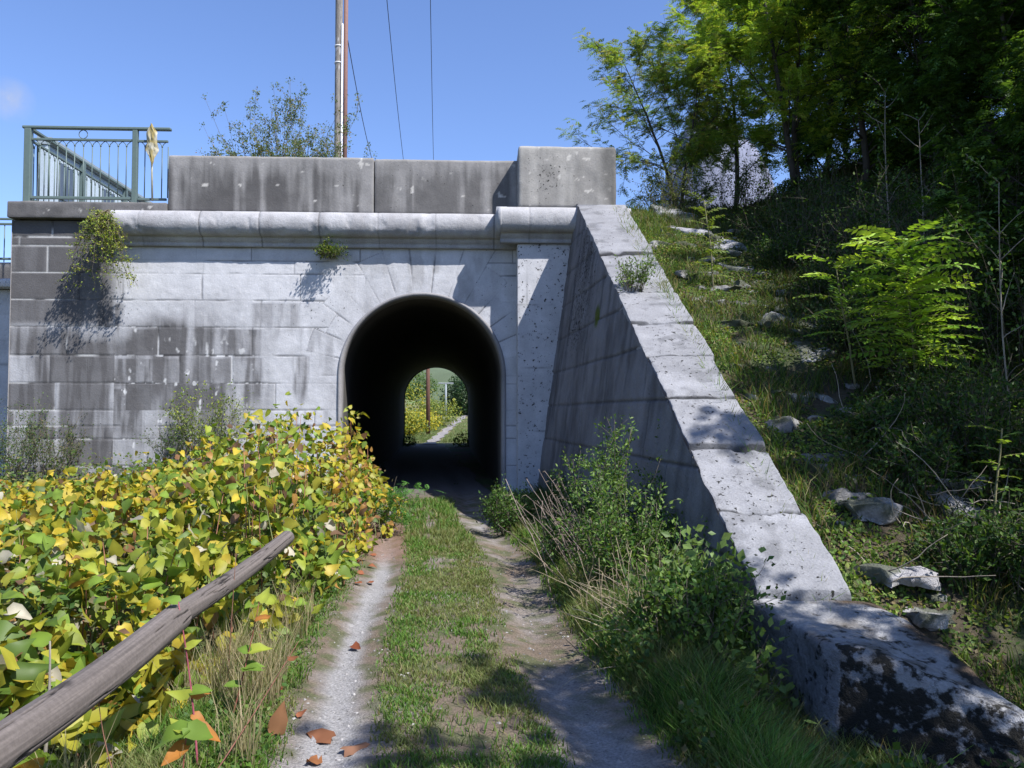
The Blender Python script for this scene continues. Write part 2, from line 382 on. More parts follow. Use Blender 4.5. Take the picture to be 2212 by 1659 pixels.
# stains around the crown
cs = np.exp(-((X - AX - .1) / 1.7) ** 2) * np.exp(-((Z - 4.2) / .8) ** 2) * ss(.42, .66, streak(X, Z, 66, 6, 2.2))
c = c + (A([.24, .235, .235]) - c) * (cs * .6)[..., None]
white = ss(.74, .80, fbm(P3(X * 9, Z * 5, 3), 67, 3)) * low; c = c + (A([.6, .6, .6]) - c) * (white * .7)[..., None]
c = c * (1 - .52 * joint[..., None]); c = c + (A([.55, .55, .56]) - c) * (joint * low * ss(.5, .65, sk2) * .8)[..., None]
lic = .04 + .17 * np.exp(-(((X - (AX - 1.95)) / .95) ** 2 + ((Z - 3.9) / .95) ** 2)) + .13 * np.exp(-(((X - (AX + 1.4)) / .8) ** 2 + ((Z - 3.9) / .9) ** 2)) * (1 - low)
lic = np.maximum(lic, .22 * np.exp(-(((X - XPI - .1) / .9) ** 2 + ((Z - 3.6) / .42) ** 2)))
keep = ~((np.abs(rx) < AR) & (rz <= 0) | (rz > 0) & (R < AR))
# snap boundary vertices to the arch
near_ = (np.abs(R - AR) < st * 1.3) & (rz > 0); fct = np.where(near_, (AR + .004) / np.maximum(R, .01), 1)
Xn = np.where(near_, AX + rx * fct, X); Zn = np.where(near_, ASP + rz * fct, Z)
F = gridF(len(xs), len(zs), 0, False); kf = keep.ravel()[F].all(1) | (near_.ravel()[F].sum(1) >= 2) & (R.ravel()[F].mean(1) >= AR - .004)
bridge = thing('stone_bridge', 'pale grey stone bridge abutment with arched tunnel mouth and concrete parapet', 'bridge', (AX, 0, 0))
V = P3(Xn, Yv, Zn).reshape(-1, 3); CC = np.concatenate([c, lic[..., None]], -1).reshape(-1, 4)
F = F[kf]; used = np.unique(F); mp = np.zeros(len(V), int); mp[used] = np.arange(len(used))
obj('wall', V[used], mp[F], M_stone, bridge, CC[used])
# tunnel lining with rounded rim
def archpts(r, n=44, zb=-.4):
    a = np.linspace(-pi / 2, pi / 2, n); P = [[-r, zb]] + [[-r, zb + (ASP - zb) * k / 6] for k in range(1, 6)]
    P += [[r * sin(t), ASP + r * cos(t)] for t in a]; P += [[r, ASP + (zb - ASP) * k / 6] for k in range(1, 7)]; return A([[x, z] for x, z in P])
ys = [(-.002, .05), (-.03, .035), (-.034, .012), (-.02, -.012), (.02, -.03), (.09, -.035), (.3, -.035), (.32, -.01)] + [(y, -.01) for y in np.concatenate([np.arange(.6, 4, .3), np.arange(4.5, TL_, 1.)])]
V = []; C_ = []
for y, dr_ in ys:
    a = archpts(AR + dr_); P = P3(AX + TUN[0] * max(y, 0) + a[:, 0], y, a[:, 1])
    P = P + .02 * (fbm(P * 2.5, 81, 3) - .5)[:, None] * A([1, 0, 1]) * (y > .35)
    V.append(P); n = fbm(P * A([3, 3, .8]), 82, 4)[:, None]
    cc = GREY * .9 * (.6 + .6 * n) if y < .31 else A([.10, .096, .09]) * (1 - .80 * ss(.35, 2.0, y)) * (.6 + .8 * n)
    C_.append(cc)
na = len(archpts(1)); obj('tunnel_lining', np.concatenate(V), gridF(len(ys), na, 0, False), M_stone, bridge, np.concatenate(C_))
# body of the bridge: deck, far face with the far arch
mb = MB()
XR_ = 2.9
def quad(mb, a, b, c_, d_, col): mb.add([a, b, c_, d_], A([[0, 1, 2, 3]]), col)
quad(mb, (XL0, .35, ZTOP - .02), (XR_ + .5, .35, ZTOP - .02), (XR_ + .5, TL_, ZTOP - .02), (XL0, TL_, ZTOP - .02), (.12, .12, .12))
quad(mb, (XL0 + .03, .1, -1), (XL0 + .03, .1, ZTOP - .03), (XL0 + .03, TL_, ZTOP - .03), (XL0 + .03, TL_, -1), tuple(GREY))
quad(mb, (XPI - .3, .06, ZC - .1), (XP0 + .3, .06, ZC - .1), (XP0 + .3, .06, ZTOP + .1), (XPI - .3, .06, ZTOP + .1), tuple(GREY))
fa = archpts(AR - .01, 30, -.6); fx0 = AX + TUN[0] * TL_
ring = P3(fx0 + fa[:, 0], TL_, fa[:, 1]); outer = ring.copy()
for i, (x, z) in enumerate(fa):
    s_ = 8. / max(abs(x), 1e-6) if abs(x) * 6 > abs(z) and z < ASP else None
    outer[i] = (fx0 + (10 if x > 0 else -10), TL_, z) if z <= ASP else (fx0 + x * 6, TL_, ZTOP)
outer[:, 2] = np.minimum(outer[:, 2], ZTOP)
V = np.stack([ring, outer]).reshape(-1, 3); mb.add(V, gridF(2, len(fa)), tuple(GREY))
mb.build('bridge_body', M_stone, bridge, False)
# left pier (proud of the wall, darker)
def pier_paint(V, seed, base, ztop, hs, drk, lch=.05, wmin=.7, wmax=1.5, ax=0):
    x = V[:, ax]; z = V[:, 2]; dz, dx, bid = blocks(x, z, ztop, hs, seed, wmin, wmax); jd = np.minimum(dz, dx); br = _h(bid, bid * 0 + 1, bid * 0, seed)
    js = fbm(P3(x * 2, z * 2, 0), seed + 1, 3); joint = 1 - ss(.006, .022, jd); sk = streak(x, z, seed + 2, 6, .6)
    k = np.clip(drk(x, z) * (.55 + .8 * ss(.38, .62, sk * .6 + br * .45)), 0, 1) if drk is not None else wstain(x, z, br)[0]
    c = base * (.86 + .22 * br)[:, None]; c = c + (DARK * 1.1 - c) * k[:, None]
    c = c * (1 - .5 * (joint * ss(.3, .6, js))[:, None]); wj = joint * ss(.52, .66, js); c = c + (A([.5, .5, .5]) - c) * (wj * .7)[:, None]
    return np.concatenate([c, np.full((len(c), 1), lch)], 1), joint
w = XPI - XL0; ztp = atY(200, 437, -.1)[2]
ZP = atY(200, 473, -.1)[2]
xs = np.arange(XL0, XPI + .001, .02); zs = np.arange(-.4, ZP, .02); X, Z = np.meshgrid(xs, zs, indexing='ij')
V = P3(X, -.004, Z).reshape(-1, 3)
cc, jn = pier_paint(V, 105, STONE * .95, ZP, [.33, ZP - ZC - .33, .515, .52, .52, .55, .53, .52, .30, .25, .52, .52, .52], None, wmin=1., wmax=2.)
V[:, 1] += jn * .010 + .006 * (fbm(V * 2, 106, 4) - .5)
mb = MB(); mb.add(V, gridF(len(xs), len(zs)), cc)
zz = np.arange(-.4, ZP, .05)
Yg, Zg = np.meshgrid(A([-.03, .5, 1.]), zz, indexing='ij'); mb.add(P3(XL0, Yg, Zg).reshape(-1, 3), gridF(3, len(zz)), tuple(GREY))
mb.build('pier', M_stone, bridge)
def wbox(cx, cy, cz): return lambda V: V + A([cx, cy, cz])
def stone_part(name, x0, x1, y0, y1, z0, z1, res, rad, amp, seed, painter, parent, mat=M_stone):
    V, F, L, Nn = stonebox((x1 - x0, y1 - y0, z1 - z0), res, rad, wbox((x0 + x1) / 2, (y0 + y1) / 2, (z0 + z1) / 2), amp, 4, seed)
    return obj(name, V, F, mat, parent, painter(V))
def conc(V, dark=.5, seed=0, lch=.05, base=None):
    x, y, z = V.T; b = A([.215, .208, .205]) if base is None else base
    z0, z1 = z.min(), z.max(); t = (z - z0) / (z1 - z0)
    sk = streak(x, z, 90 + seed, 5.5, .5); sk2 = streak(x, z, 92 + seed, 16, .8); n = fbm(V * 1.2, 91 + seed, 4)
    k = ss(.36, .6, sk * .7 + n * .35) * ss(1.05, .55, t + .5 * (sk2 - .5)) * dark
    c = b * (.85 + .35 * n)[:, None]; c = c + (A([.075, .072, .072]) - c) * k[:, None]
    top = ss(.93, 1, t); c = c + (A([.33, .31, .28]) - c) * (top * .5)[:, None]
    wh = ss(.76, .8, fbm(V * 7, 95 + seed, 3)); c = c + (A([.5, .48, .45]) - c) * (wh * .7)[:, None]
    return np.concatenate([c, np.full((len(c), 1), lch)], 1)
# kerb slab on the pier, then the parapet
xk1 = atY(360, 450, -.15)[0]
stone_part('kerb', XL0 - .03, xk1 - .004, -.16, .5, ZP + .002, ztp, .03, .025, .012, 3, lambda V: conc(V, .75, 3, .1, A([.13, .125, .125])), bridge)
YPF = -.12; zp1 = atY(700, 339, YPF)[2]; xj = atY(808, 400, YPF)[0]; xb0 = atY(1120, 400, -.55)[0]; xb1 = atY(1331, 400, -.55)[0]
stone_part('parapet', xk1, xj - .006, YPF, .30, ZTOP + .003, zp1, .03, .03, .008, 4, lambda V: conc(V, .95, 5, .05), bridge)
stone_part('parapet', xj + .006, xb0 + .3, YPF, .30, ZTOP + .003, zp1 - .02, .03, .03, .010, 5, lambda V: conc(V, .8, 6, .10), bridge)
zb1 = atY(1200, 316, -.55)[2]; zb0 = atY(1200, 449, -.55)[2]
def blk(V):
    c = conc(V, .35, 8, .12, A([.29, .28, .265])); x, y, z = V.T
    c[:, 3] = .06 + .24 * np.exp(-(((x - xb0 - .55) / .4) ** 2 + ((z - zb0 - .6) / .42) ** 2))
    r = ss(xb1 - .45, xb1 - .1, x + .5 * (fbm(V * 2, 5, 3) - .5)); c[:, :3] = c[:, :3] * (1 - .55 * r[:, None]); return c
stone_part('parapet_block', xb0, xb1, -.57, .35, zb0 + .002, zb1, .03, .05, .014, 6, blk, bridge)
# cornice: lofted profile (torus roll over a stepped band), breaking forward over the pilaster
zt = ZTOP; zr = atY(700, 511, -.2)[2]; rr_ = (zt - zr) / 2
def prof(yo):
    P = [(0.1, zt), (-.06, zt)]
    P += [(-.17 - rr_ * sin(t) * .75, zr + rr_ + rr_ * cos(t)) for t in np.linspace(0, pi, 11)]
    zb = ZC; P += [(-.13, zr), (-.125, zr - .035), (-.105, zr - .05), (-.09, zr - .09), (-.075, zb + .09), (-.075, zb), (.05, zb)]
    return A([(y - yo, z) for y, z in P])
def loft(x0, x1, yo, name, seed, zoff=0., capl=False, capr=False):
    xs = np.arange(x0, x1 + .02, .025); xs[-1] = x1; pr = prof(yo); pr[:, 1] += zoff
    # densify
    q = [pr[0]]
    for a, b in zip(pr[:-1], pr[1:]):
        m = max(1, int(np.linalg.norm(b - a) / .03)); q += [a + (b - a) * k / m for k in range(1, m + 1)]
    pr = A(q); Xg = np.repeat(xs[:, None], len(pr), 1); V = P3(Xg, pr[None, :, 0] + 0 * Xg, pr[None, :, 1] + 0 * Xg).reshape(-1, 3)
    n = fbm(V * A([2, 5, 5]), seed, 4); jx = np.abs(((V[:, 0] - x0) % 1.12) - 1.12 / 2); jo = 1 - ss(.004, .016, jx)
    V[:, 1] += .03 * (n - .5) + jo * .014 + .02 * ss(.62, .75, fbm(V * 3.2, seed + 9, 3))
    c = STONE * A([.74, .73, .72]) * (.7 + .5 * n)[:, None]; sk = streak(V[:, 0], V[:, 2], seed + 3, 4, 1.5)
    c = c + (GREY * .8 - c) * (ss(.5, .7, sk) * .45)[:, None]; c = c * (1 - .5 * jo[:, None])
    F = [gridF(len(xs), len(pr))]
    if capl: F.append(A([list(range(len(pr)))[::-1]]))
    return obj(name, V, F, M_cap, bridge, np.concatenate([c, np.full((len(c), 1), .03)], 1))
xr0 = atY(1070, 470, -.75)[0]
loft(XPI - .02, XP0 + .05, 0, 'cornice', 111)
pb = bridge
loft(xr0 + .10, XR_, .44, 'cornice', 121, .03, capl=True)
# rounded nose at the return
t = np.linspace(0, pi, 13); u = np.linspace(0, pi / 2, 7); T, U = np.meshgrid(t, u, indexing='ij')
V = P3(xr0 + .10 - .10 * np.sin(U) * np.sin(T), -.61 - rr_ * np.sin(T) * .75 * np.cos(U) , zr + .03 + rr_ + rr_ * np.cos(T)).reshape(-1, 3)
mbn = MB(); mbn.add(V, gridF(13, 7, 0, True), STONE * .68); V2, F2 = boxVF((xr0 + .13, -.3, zr + .03 + rr_), (.18, .70, rr_ * 1.97)); V2[:, 0] = np.where(V2[:, 0] < xr0 + .1, xr0 + .02, V2[:, 0]); mbn.add(V2, F2, STONE * .65); mbn.build('cornice_end', M_cap, bridge)
# pilaster
def pil(V):
    cc, jn = pier_paint(V, 131, STONE * 1.02, ZC + .03, [1.18, 1.2, 1.2, 1.2, 1.2], lambda x, z: .12 + 0 * x, .22, 5, 6); return cc
stone_part('pilaster', XP0, XR_ - .1, -.45, .05, -.6, ZC + .028, .03, .012, .006, 9, pil, bridge)
V, F = boxVF(((XP0 + XR_) / 2, -.0, ZTOP / 2 + 2.4), (XR_ - XP0 - .1, .6, ZTOP - 4.9)); obj('pilaster_core', V, F, M_stone, bridge, np.tile([*GREY, 0], (8, 1)), False)
# ------------------------------------------------------------------ wing wall
wing = thing('wing_wall', 'long sloping grey stone wing wall with pale slab coping running down from the bridge', 'wall', tuple(A([TL[0], TL[1], 0])))
B0 = at(1150, 1075, 15.05); B0[2] = -.4; B1 = BL + A([-.09, 0, 0]); B1[2] = -.6
TLb = TL.copy(); 
def side(s, t): # s 0..1 top->bottom end, t 0..1 base->coping
    T = TLb + (BL - TLb) * s[..., None]; Bm = B0 + (B1 - B0) * s[..., None]; return Bm + (T - Bm) * t[..., None]
s_, t_ = np.meshgrid(np.linspace(-.03, 1, 400), np.linspace(0, 1, 190), indexing='ij'); V = side(s_, t_).reshape(-1, 3)
L = (V[:, 1] - TL[1]); z = V[:, 2]
dz, dx, bid = blocks(L * 1. + 0, z + .06 * L * 0 + .03 * (fbm(V * .8, 141, 2) - .5), TL[2] + .02, [.72] + [.62] * 12, 142, 1.3, 2.4)
jd = np.minimum(dz, dx); br = _h(bid, bid * 0, bid * 0, 4); joint = 1 - ss(.005, .02, jd)
crk = 1 - ss(.025, .07, np.abs(L + 1.15 + .14 * (fbm(P3(0, 0, z * 3), 143, 4) - .5) * 2 - .08 * z) + .1 * ss(3.9, 4.3, z) + .1 * ss(2.7, 2.4, z) )
sk = fbm(P3(L * 6, z * 1.2, 0), 144, 4); n = fbm(V * 1.1, 145, 4)
c = A([.18, .174, .182]) * (.85 + .14 * br)[:, None]; c = c + (A([.065, .062, .065]) - c) * (ss(.35, .72, sk * .5 + n * .5) * .8)[:, None]  # stone base darkened to deepen the shade on this face
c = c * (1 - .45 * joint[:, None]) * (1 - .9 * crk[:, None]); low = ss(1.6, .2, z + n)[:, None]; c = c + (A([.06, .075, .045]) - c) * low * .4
moss = ss(.04, .02, np.hypot(L + 3.05, z - 3.05) * .2 + .03 * (n - .5)); c = c + (A([.06, .08, .01]) - c) * moss[:, None]
lc_ = .06 + .3 * np.exp(-((L + 1.6) / 1.0) ** 2) * ss(2.2, 3, z)
rec = (joint * .02 + crk * .06 + .05 * (n - .5) + .03 * (fbm(V * 6, 149, 3) - .5)); V[:, 0] += rec
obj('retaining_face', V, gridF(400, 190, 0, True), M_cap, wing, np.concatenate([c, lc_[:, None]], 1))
# coping slabs
js_d = [14.85, 13.5, 12.2, 10.7, 9.75, 8.9, 8.0, 7.2, 6.34, 5.5]
def wp(d, k, dz_=0):
    yv = CAM[1] + d; t = np.clip((d - 5.5) / (14.8 - 5.5), -.02, 1.05)
    l = BL + (TL - BL) * np.asarray(t)[..., None]; r = BR + (TR - BR) * np.asarray(t)[..., None]
    return l + (r - l) * np.asarray(k)[..., None] + A([0, 0, 1.]) * np.asarray(dz_)[..., None]
def coping(V):
    x, y, z = V.T; n = fbm(V * 1.5, 151, 4); n2 = fbm(V * A([3, 9, 9]), 152, 4); c = A([.215, .217, .232]) * (.82 + .3 * n)[:, None] * (.85 + .3 * n2)[:, None]
    k = fbm(V * 5, 153, 5); c = c * (1 - .3 * ss(.58, .7, k)[:, None]); return np.concatenate([c, (.06 + .16 * ss(.45, .6, fbm(V * 1.3, 154, 3)))[:, None]], 1)
for i, (d1, d0) in enumerate(zip(js_d[:-1], js_d[1:])):
    r_ = np.random.default_rng(200 + i); oz = r_.uniform(-.02, .02); ex = r_.uniform(-.012, .012)
    def warp(V, d0=d0, d1=d1, oz=oz, ex=ex, i=i):
        d = (d0 + d1) / 2 + V[:, 1] / (d1 - d0) * (d1 - d0 - .036); k = V[:, 0] + .5; slope = .49
        P = wp(d, k * (1.03 + ex) - .02 + .0, V[:, 2] - .12 + oz)
        if i == 0: P[:, 2] -= .55 * ss(.72, 1.05, k) ** 2 * ss(13.8, 14.9, d) * 0 
        return P
    V, F, L, Nn = stonebox((1., d1 - d0, .24), .028, .018, warp, .012, 3.5, 300 + i)
    e = ss(.42, .5, np.abs(L[:, 1]) / (d1 - d0)); V[:, 2] -= e * .05 * ss(.42, .7, fbm(V * 4.5, 158, 4))
    # chipped right edge
    e = ss(.38, .5, L[:, 0]); V[:, 0] -= e * .09 * (fbm(V * 3.5, 155, 4) ** 1) * (1 if i > 4 else .5)
    e = ss(-.40, -.5, L[:, 0]); V[:, 0] += e * .05 * fbm(V * 5, 156, 4) * (1.5 if i > 4 else .6)
    cc_ = coping(V); ed = ss(.465, .495, np.abs(L[:, 1]) / (d1 - d0) + .012 * (fbm(V * 6, 159, 3) - .5)); cc_[:, :3] *= (1 - .72 * ed * ss(.3, .5, fbm(V * 3, 157, 3)))[:, None]; obj('coping_slab', V, F, M_cap, wing, cc_)
# top landing of the wing (level stretch to the bridge)
V, F, L, Nn = stonebox((TR[0] - TL[0] + .04, .75, .24), .03, .02, wbox((TL[0] + TR[0]) / 2, TL[1] + .38, TL[2] - .1), .01, 4, 17); obj('coping_slab', V, F, M_cap, wing, coping(V))
# inner body and back face
mb = MB(); s2 = np.linspace(-.03, 1, 20)
T_ = TR + (BR - TR) * s2[:, None]; Bb = T_.copy(); Bb[:, 2] = -1
mb.add(np.stack([T_ - A([.03, 0, .1]), Bb - A([.03, 0, 0])]).reshape(-1, 3), gridF(2, 20), tuple(GREY * .6))
Tl_ = TL + (BL - TL) * s2[:, None] - A([0, 0, .1]); mb.add(np.stack([Tl_ + A([.02, 0, 0]), T_ - A([.03, 0, .1])]).reshape(-1, 3), gridF(2, 20), tuple(GREY * .6))
mb.add([B1, BL - A([0, 0, .1]), BR - A([.03, 0, .1]), BR * A([1, 1, 0]) - A([.03, 0, .6])], A([[0, 1, 2, 3]]), tuple(GREY)); mb.build('wall_core', M_stone, wing, False)
# end block (heavily lichened boulder-like stone)
cr = [CW(1.63, 5.52, .335), CW(2.52, 5.52, .30), CW(2.72, 4.0, .17), CW(1.86, 4.62, .24)]
def bw(V):
    u = V[:, 0] / .95 + .5; v = .5 - V[:, 1] / 1.2
    top = (1 - v)[:, None] * ((1 - u)[:, None] * cr[0] + u[:, None] * cr[1]) + v[:, None] * ((1 - u)[:, None] * cr[3] + u[:, None] * cr[2])
    P = top.copy(); dep = (.5 - V[:, 2]); P[:, 2] = top[:, 2] - dep * .95; P[:, 0] -= dep * .05
    sag = .13 * ss(.25, 1.0, u) * ss(.2, 1, v); P[:, 2] -= sag * ss(-.1, .5, V[:, 2]); return P
V, F, L, Nn = stonebox((.95, 1.2, 1.), .014, .055, bw, .05, 3.2, 41)
n = fbm(V * 2.2, 161, 4); u = L[:, 0] / .95 + .5; v = .5 - L[:, 1] / 1.2; topm = ss(.3, .48, L[:, 2])
c = A([.27, .27, .28]) * (.6 + .75 * n)[:, None]; c = c + (A([.11, .095, .08]) - c) * (ss(.5, .7, fbm(V * 4.5, 167, 4)) * .75)[:, None]
br_ = topm * ss(.52, .64, fbm(V * A([1.5, 3, 3]), 162, 4) + .55 * (u - .72)) ; c = c + (A([.06, .035, .015]) - c) * (br_ * .9)[:, None]
frontm = ss(.75, 1., v) ; lc_ = .34 * ss(.15, .6, v * .7 + u * .5) + .42 * frontm * (1 - topm * .5) + .12 * br_; lc_ = np.where(u < .03, .15 + .2 * ss(.2, .8, v), lc_)
c = c + (A([.16, .16, .17]) - c) * ((u < .04) * .6)[:, None]
endb = obj('stone_block', V, F, M_moss, None, np.concatenate([c, lc_[:, None]], 1)); tag(endb, 'big weathered stone block blotched with black lichen at the foot of the wing wall', 'stone block')
# ------------------------------------------------------------------ plant tools
def U(a, b, n=None): return rng.uniform(a, b, n)
RH = (A([[0, 0, 0], [.45, .24, .05], [1, 0, 0], [.45, -.24, .05]]), A([[0, 2, 1], [0, 3, 2]]))
_h1 = [[0, 0, 0], [.35, 0, .0], [.7, 0, -.03], [1.05, 0, -.12]]
_l = [[-.10, .17, .03], [.12, .38, .07], [.5, .34, .05], [.85, .14, -.05]]
HEART = (A(_h1 + _l + [[a, -b, c] for a, b, c in _l]), A([[0, 5, 4], [0, 1, 5], [1, 6, 5], [1, 2, 6], [2, 7, 6], [2, 3, 7], [0, 8, 9], [0, 9, 1], [1, 9, 10], [1, 10, 2], [2, 10, 11], [2, 11, 3]]))
def rdir(n, up=0., spread=1.):
    v = rng.normal(size=(n, 3)) * spread; v[:, 2] += up; return nrm(v)
def leafmesh(P, D, Nn, L, col, T=RH, wid=1., curl=0.):
    D = nrm(D); Yv = nrm(np.cross(Nn, D)); Zv = np.cross(D, Yv); t, f = T; k = len(t); n = len(P)
    L = np.broadcast_to(L, n)[:, None, None]; wd = np.broadcast_to(wid, n)[:, None, None]
    tz = t[None, :, 2:3]
    if T is HEART:
        q = rng.normal(size=(n, 1, 1)) * (.55 + curl) + .5; w2 = rng.normal(size=(n, 1, 1)) * .25; tz = tz * q * 1.8 + w2 * (t[None, :, 0:1] - .3) ** 2 + .05 * rng.normal(size=(n, k, 1))
    V = P[:, None] + L * (t[None, :, 0:1] * D[:, None] + wd * t[None, :, 1:2] * Yv[:, None] + tz * Zv[:, None])
    F = f[None] + (np.arange(n) * k)[:, None, None]
    C = np.repeat(np.broadcast_to(col, (n, 3)), k, 0)
    if T is HEART: C = C * np.tile(A([1.12] * 4 + [.93] * 8), n)[:, None] * (1 + .10 * rng.normal(size=(n * k, 1)))
    return V.reshape(-1, 3), F.reshape(-1, 3), C
def pal(n, cols, wts, var=.22):
    c = A(cols)[rng.choice(len(cols), n, p=A(wts) / sum(wts))]; return np.clip(c * (1 + U(-var, var, (n, 1))) + rng.normal(size=(n, 3)) * .004, .002, 1)
GREEN = [(.045, .10, .015), (.07, .135, .022), (.11, .17, .03)]
def blades(P, H, W, lean, col, tipc=1.25):
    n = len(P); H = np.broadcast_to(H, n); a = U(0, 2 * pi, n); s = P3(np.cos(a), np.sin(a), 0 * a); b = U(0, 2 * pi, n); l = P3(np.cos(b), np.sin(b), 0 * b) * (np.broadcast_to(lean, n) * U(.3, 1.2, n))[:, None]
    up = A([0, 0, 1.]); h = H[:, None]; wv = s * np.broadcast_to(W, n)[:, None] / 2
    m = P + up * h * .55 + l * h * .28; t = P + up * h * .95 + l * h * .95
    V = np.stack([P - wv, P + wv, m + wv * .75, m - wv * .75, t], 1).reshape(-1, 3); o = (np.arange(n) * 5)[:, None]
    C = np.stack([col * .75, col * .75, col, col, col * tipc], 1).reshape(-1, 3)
    return V, [o + A([[0, 1, 2, 3]]), o + A([[3, 2, 4]])], C
def fronds(P, D, L, k, ll, col, droop=.35, wid=1.):
    """pinnate leaves: P,D (N,3); k pairs of leaflets"""
    n = len(P); D = nrm(D); side = nrm(np.cross(D, A([0, 0, 1.]) + rng.normal(size=(n, 3)) * .25)); up = np.cross(side, D)
    t = (np.arange(k) + .8) / k; L = np.broadcast_to(L, n)
    B = P[:, None] + D[:, None] * (t[None, :, None] * L[:, None, None]); B[..., 2] -= (t ** 2)[None] * L[:, None] * droop
    Ds = D[:, None] - A([0, 0, 1.]) * (2 * t * droop)[None, :, None]
    out = []
    for sg in (-1, 1):
        d_ = side[:, None] * sg + Ds * .45 + rng.normal(size=(n, k, 3)) * .16; d_[..., 2] -= .15
        out.append((B.reshape(-1, 3), d_.reshape(-1, 3)))
    PP = np.concatenate([o[0] for o in out]); DD = np.concatenate([o[1] for o in out]); NN = np.tile(np.repeat(up, k, 0), (2, 1)) + rng.normal(size=(len(PP), 3)) * .25
    taper = np.tile((1 - .45 * np.abs(t * 2 - 1) ** 2), n * 2); cc = np.tile(np.repeat(np.broadcast_to(col, (n, 3)), k, 0), (2, 1)) * U(.8, 1.2, (len(PP), 1))
    return leafmesh(PP, DD, NN, ll * taper, cc, RH, wid)
def curve(p, d, L, n=7, wob=.15, up=0.):
    pts = [A(p, float)]; d = nrm(A(d, float))
    for i in range(n - 1):
        d = nrm(d + rng.normal(size=3) * wob + A([0, 0, up])); pts.append(pts[-1] + d * L / (n - 1))
    return A(pts)
def tub(mb, pts, r0, r1, n, c):
    V, F = tube(pts, np.linspace(r0, r1, len(pts)), n); mb.add(V, F, c)
BARK = (.10, .085, .065); BARKD = (.05, .042, .033); BARKL = (.24, .21, .17)
def tree(name, label, cat, base, H, R, nf, ll, cols, wts, group=None, trunks=1, bark=BARK, r0=.05, lean=(0, 0), low=.15, k=7, fl=.22, mat=None, up=.10, nb=26, gap=0.):
    o = thing(name, label, cat, tuple(base), group); mb = MB(); tips = []; tdir = []
    for t in range(trunks):
        ld = A([lean[0] + (t - (trunks - 1) / 2) * .22, lean[1] + rng.normal() * .05, 1.]); pts = curve(A(base) - A([0, 0, .15]), ld, H * (1 if t == 0 else U(.8, .95)), 12, .05)
        V, F = tube(pts, r0 * (1 - .9 * np.linspace(0, 1, 12) ** 1.1), 7); mb.add(V, F, bark)
        for b in range(nb // trunks):
            s = low + (1 - low) * (b + U(0, 1)) / (nb / trunks); i = min(int(s * 11), 10); q = pts[i] + (pts[i + 1] - pts[i]) * (s * 11 - i)
            a = b * 2.4 + U(-.5, .5); env = max(.25, sin(pi * min(1, (s - low * .5)) ** .8) * 1.0 + .12); Lb = R * env * U(.75, 1.15)
            d = A([cos(a), sin(a), U(.35, .9)]); bp = curve(q, d, Lb, 7, .12, up * .4); tub(mb, bp, r0 * .32 * (1.15 - s), .004, 5, bark)
            for m in range(7):
                u = U(.25, 1.); j = min(int(u * 6), 5); q2 = bp[j] + (bp[j + 1] - bp[j]) * (u * 6 - j); d2 = nrm(bp[j + 1] - bp[j]) + rng.normal(size=3) * .55
                tp = curve(q2, d2, Lb * U(.25, .5), 5, .15, .03); tub(mb, tp, .006, .002, 3, bark)
                for w_ in np.linspace(.15, 1, 6): tips.append(tp[0] + (tp[-1] - tp[0]) * w_ + rng.normal(size=3) * .02); tdir.append(nrm(tp[-1] - tp[0]))
    tips = A(tips); tdir = A(tdir); keep = fbm(tips * 1.6, 500 + nf % 97, 3) > .36 + gap; tips = tips[keep]; tdir = tdir[keep]
    ix = rng.integers(0, len(tips), nf); P = tips[ix] + rng.normal(size=(nf, 3)) * .05; D = tdir[ix] + rng.normal(size=(nf, 3)) * .65; D[:, 2] *= .5
    cc = pal(nf, cols, wts) * (.75 + .6 * fbm(P * 1.2, 41, 3))[:, None]
    V, F, C = fronds(P, D, U(.6, 1.2, nf) * fl, k, ll, cc)
    mb.build('trunk', M_bark, o); obj('crown', V, F, mat or M_leafd, o, C, False); return o
def bush(name, label, cat, base, H, R, nst, nl, ls, cols, wts, lmin=.6, hl=0., group=None, mat=None, T=RH, lean=(0, 0), stemc=BARK, sr=.006, pinn=False, up=.12, droop=0., wid=1., ell=1., flat=None, kind=None):
    o = thing(name, label, cat, tuple(base), group); mb = MB(); P = []; D = []
    for s in range(nst):
        a = U(0, 2 * pi); rr = sqrt(U(0, 1)) * R * .45; b = A(base) + A([cos(a) * rr * ell, sin(a) * rr * (flat or 1), -.04]); d = A([cos(a) * rr / R * 1.5 * ell + lean[0], sin(a) * rr / R * 1.5 * (flat or 1) + lean[1], 1.2]); L = H * U(lmin, 1.08)
        pts = curve(b, d, L, 8, .13, up - droop); tub(mb, pts, sr, sr * .3, 4, stemc)
        for m in range(6):
            i = rng.integers(2, 7); tp = curve(pts[i], nrm(pts[i] - pts[i - 1]) + rng.normal(size=3) * .8, R * U(.3, .65), 5, .2, up * .5 - droop); tub(mb, tp, sr * .5, sr * .2, 3, stemc)
            for q in range(1, 5): P.append(tp[q]); D.append(tp[q] - tp[q - 1])
        for q in range(3, 8): P.append(pts[q]); D.append(pts[q] - pts[q - 1])
    P = A(P); D = nrm(A(D)); kk_ = P[:, 2] > base[2] + H * hl; P = P[kk_]; D = D[kk_]; ix = rng.integers(0, len(P), nl); p = P[ix] + rng.normal(size=(nl, 3)) * ls * .7; d = D[ix] * .6 + rng.normal(size=(nl, 3)) * .8; d[:, 2] -= .1
    cc = pal(nl, cols, wts)
    if pinn: V, F, C = fronds(p, d, U(.6, 1.2, nl) * ls * 4.5, 7, ls, cc, .3, wid)
    else: V, F, C = leafmesh(p, d, rng.normal(size=(nl, 3)) * .6 + A([0, -.2, 1.]), U(.6, 1.25, nl) * ls, cc, T, wid)
    mb.build('stems', M_bark, o); obj('leaves', V, F, mat or M_leaf, o, C, False)
    return o
